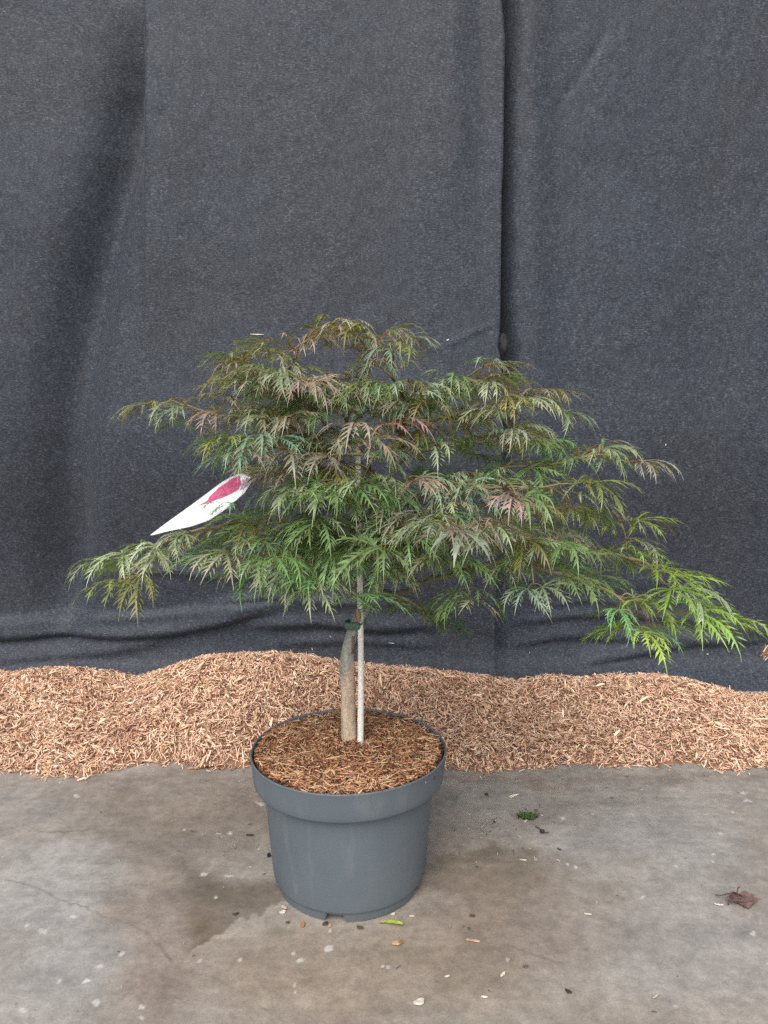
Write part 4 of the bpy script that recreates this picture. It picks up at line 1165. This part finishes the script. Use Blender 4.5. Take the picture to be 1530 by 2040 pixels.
def fallen_leaf():
    g = Geo()
    p0, p1 = ground_at(756, 1841), ground_at(803, 1845)
    d = unit(p1 - p0); l = np.cross(UP, d); L = np.linalg.norm(p1 - p0)
    m = 14
    for i in range(m + 1):
        t = i / m
        w = .0045 * (math.sin(math.pi * min(1, t * .93 + .02)) ** .9 * (0.25 + .95 * t))
        for j in range(5):
            s = (j - 2) / 2
            g.v.append(p0 + d * L * t + l * s * w + UP * (.0016 + .0022 * abs(s) ** 1.5 + .002 * math.sin(t * 3) - .0004 * (j == 2)))
            g.c.append(np.array([.40, .47, .06]) * (1.1 if j == 2 else .95) + np.array([.08, .06, .04]) * (t > .86))
    for i in range(m):
        for j in range(4): g.f.append((i * 5 + j, i * 5 + j + 1, i * 5 + 6 + j, i * 5 + 5 + j))
    o = g.build('fallen_leaf', M_LEAF, None, (p0[0], p0[1], 0)); o.location = (p0[0], p0[1], 0)
    sm = o.modifiers.new('thickness', 'SOLIDIFY'); sm.thickness = .0006
    tag(o, 'narrow yellow green fallen leaf lying at the front foot of the pot', 'fallen leaf')
fallen_leaf()

def dead_leaf():
    random.seed(5)
    c = ground_at(1480, 1800); loc = (c[0], c[1], 0)
    root = empty('dead_leaf', loc)
    tag(root, 'curled dry purple brown dead leaf on the right side of the concrete', 'dead leaf')
    g = Geo()
    nu, nv = 16, 12
    for i in range(nu + 1):
        u = i / nu
        for j in range(nv + 1):
            s = j / nv
            ang = -1.9 + 3.6 * s + .5 * math.sin(u * 5)
            r = .0088 * (0.55 + .75 * math.sin(math.pi * (u * .85 + .1))) * (1 + .22 * math.sin(7 * s + 9 * u))
            x = -.019 + .040 * u + .004 * math.sin(s * 8 + u * 4)
            p = c + np.array([x, r * math.sin(ang) * 1.0 + .002 * math.sin(9 * u), .009 + r * -math.cos(ang) * .85 + .0035 * math.sin(u * 6 + s * 3)])
            p[2] = max(p[2], .0008)
            g.v.append(p)
            k = max(0, u - .72) * 2.4 * (.5 + .5 * math.sin(6 * s))
            g.c.append((np.array([.15, .095, .09]) * (1 - k) + np.array([.36, .15, .07]) * k) * random.uniform(.8, 1.2))
    for i in range(nu):
        for j in range(nv): g.f.append((i * (nv + 1) + j, i * (nv + 1) + j + 1, (i + 1) * (nv + 1) + j + 1, (i + 1) * (nv + 1) + j))
    o = g.build('blade', M_BITS, root, c)
    sm = o.modifiers.new('thickness', 'SOLIDIFY'); sm.thickness = .0006
    g = Geo()
    for pp in ([(1470, 1793, .012), (1450, 1786, .010), (1436, 1787, .004), (1425, 1785, .002)], [(1472, 1798, .010), (1467, 1786, .018), (1468, 1780, .022), (1471, 1777, .022)], [(1456, 1795, .008), (1452, 1800, .004), (1451, 1804, 0)]):
        g.tube(catmull([ground_at(x, y + h * 900) + UP * (h + .001) for x, y, h in pp], 4), .0009, np.array([.10, .065, .06]), 5)
    g.build('stalk', M_BITS, root, c)
dead_leaf()

def moss():
    random.seed(9)
    c = ground_at(1050, 1629); loc = (c[0], c[1], 0)
    g = Geo()
    for k in range(120):
        a = random.uniform(0, 6.28); r = abs(random.gauss(0, 1))
        p = c + np.array([math.cos(a) * r * .0085, math.sin(a) * r * .004, 0])
        q = p + np.array([random.gauss(0, .004) + math.cos(a) * .004, random.gauss(0, .003), random.uniform(.003, .011)])
        g.tube(np.array([p, (p + q) / 2 + UP * .002, q]), lambda t: .0010 * (1 - t) + .0003, np.array([.06, .10, .025]) * random.uniform(.6, 1.5), 4)
    o = g.build('moss', M_BITS, None, loc); o.location = loc
    tag(o, 'small tuft of green moss lying loose on the concrete right of the pot', 'moss')
    sliver('straw', 1047, 1637, .010, .0026, .001, 62, (.62, .58, .4), 'short pale straw stuck in the front of the moss tuft', 'straw')
moss()

# crumbs nobody could count
def crumbs():
    n = 420
    px = np.concatenate([RNG.uniform(0, 1530, 50), RNG.normal(1010, 70, 110), RNG.normal(440, 60, 40), RNG.uniform(860, 1530, 60), RNG.uniform(0, 1530, 60)])
    py = np.concatenate([RNG.uniform(1550, 2035, 50), RNG.normal(1630, 45, 110), RNG.normal(1690, 40, 40), RNG.normal(1560, 12, 60), RNG.normal(1553, 8, 60)])
    ok = (py > 1545) & (py < 2045)
    px, py = px[ok], py[ok]
    pts = np.array([ground_at(a, b, .0012) for a, b in zip(px, py)])
    k = np.hypot(pts[:, 0], pts[:, 1]) > .125
    pts = pts[k]
    dark = RNG.uniform(0, 1, len(pts)) < .55
    V, F_, C_ = chips(len(pts), pts, None, .0038, [(.09, .07, .06), (.62, .56, .46), (.07, .05, .045), (.5, .42, .33)], [.34, .27, .24, .15], .08)
    o = mesh_obj('crumbs', V, F_, M_BITS, col=C_, smooth=False)
    tag(o, 'fine crumbs of soil and wood strewn over the concrete', 'crumbs', kind='stuff')
    # flecks of wood clinging to the cloth
    fl = [(605, 1283, .009, .0035, 50), (622, 1293, .008, .0016, -70), (604, 1304, .005, .002, -50), (658, 1268, .005, .0014, -40), (780, 1281, .015, .0014, -5), (869, 1291, .005, .002, 80), (1136, 1317, .004, .0012, 85), (1143, 1318, .004, .0012, 85), (1152, 1316, .006, .0016, 60), (1410, 1303, .005, .002, 10), (892, 677, .006, .003, 30), (1262, 1328, .006, .0018, 15), (1428, 1156, .003, .002, 40), (512, 666, .03, .0022, -2), (1326, 886, .004, .002, 60), (1055, 1300, .004, .001, 80)]
    for i, (x, y, L, w, a) in enumerate(fl):
        left = x < 1000
        q = at(x, y, YF)
        d = float(cloth_folds(np.array([q[0]]), np.array([q[2]]), left)[0])
        c = at(x, y, YF - d - .0022)
        ca, sa = math.cos(R(a)), math.sin(R(a))
        g = Geo()
        for u, ww in ((-.5, .4), (0, 1), (.5, .35)):
            for b, t in ((-1, -.0006), (1, -.0006), (1, .0006), (-1, .0006)):
                g.v.append(c + np.array([u * L * ca - b * w * ww * .5 * sa, t, u * L * sa + b * w * ww * .5 * ca])); g.c.append(np.array([.7, .66, .6]))
        for s_ in range(2):
            for k_ in range(4): g.f.append((s_ * 4 + k_, s_ * 4 + (k_ + 1) % 4, s_ * 4 + 4 + (k_ + 1) % 4, s_ * 4 + 4 + k_))
        g.f += [(3, 2, 1, 0), (8, 9, 10, 11)]
        o = g.build('wood_fleck', M_BITS, None, tuple(c), False); o.location = tuple(c)
        tag(o, FLECK[i], 'wood fleck', 'pale wood flecks clinging to the black cloth')
FLECK = ['brightest leaf shaped fleck on the cloth above the chips, left of the stem', 'upright needle of wood on the cloth right of the brightest fleck', 'short fleck on the cloth just above the chip crest left of the stem',
         'small slanting fleck on the cloth close to the left of the green tie', 'long level sliver on the cloth just right of the cane', 'short upright fleck on the cloth right of the long level sliver',
         'left one of the short scratches close together above the right chip bed', 'middle one of the short scratches close together above the right chip bed', 'right one of the short scratches close together above the right chip bed',
         'small fleck on the cloth under the drooping bright green branch', 'white fleck on the cloth right of the tree top, left of the knot', 'flat fleck low on the cloth above the right chip crest', 'dot of wood on the cloth above the bright green branch tip',
         'long pale thread on the cloth left of the tree top', 'dot of wood on the cloth right of the uppermost right branch', 'tiny upright fleck low on the cloth right of the overlap']
crumbs()
def clump():
    random.seed(4)
    q = at(1527, 1301, YF)
    c = at(1527, 1301, YF - .05)
    g = Geo()
    for k in range(26):
        p = c + np.array([random.gauss(0, .0045), random.gauss(0, .004), random.gauss(0, .006)])
        a = random.uniform(0, 3.14); d = np.array([math.cos(a), random.gauss(0, .4), math.sin(a)]) * random.uniform(.004, .009)
        g.tube(np.array([p - d, p + np.array([0, 0, .001]), p + d]), .0014, np.array(random.choice([(.5, .36, .25), (.3, .17, .1), (.58, .46, .36)])), 4)
    o = g.build('bark_clump', M_BITS, None, tuple(c), False); o.location = tuple(c)
    tag(o, 'ragged tan bark clump stuck to the cloth at the right edge', 'bark clump')
clump()
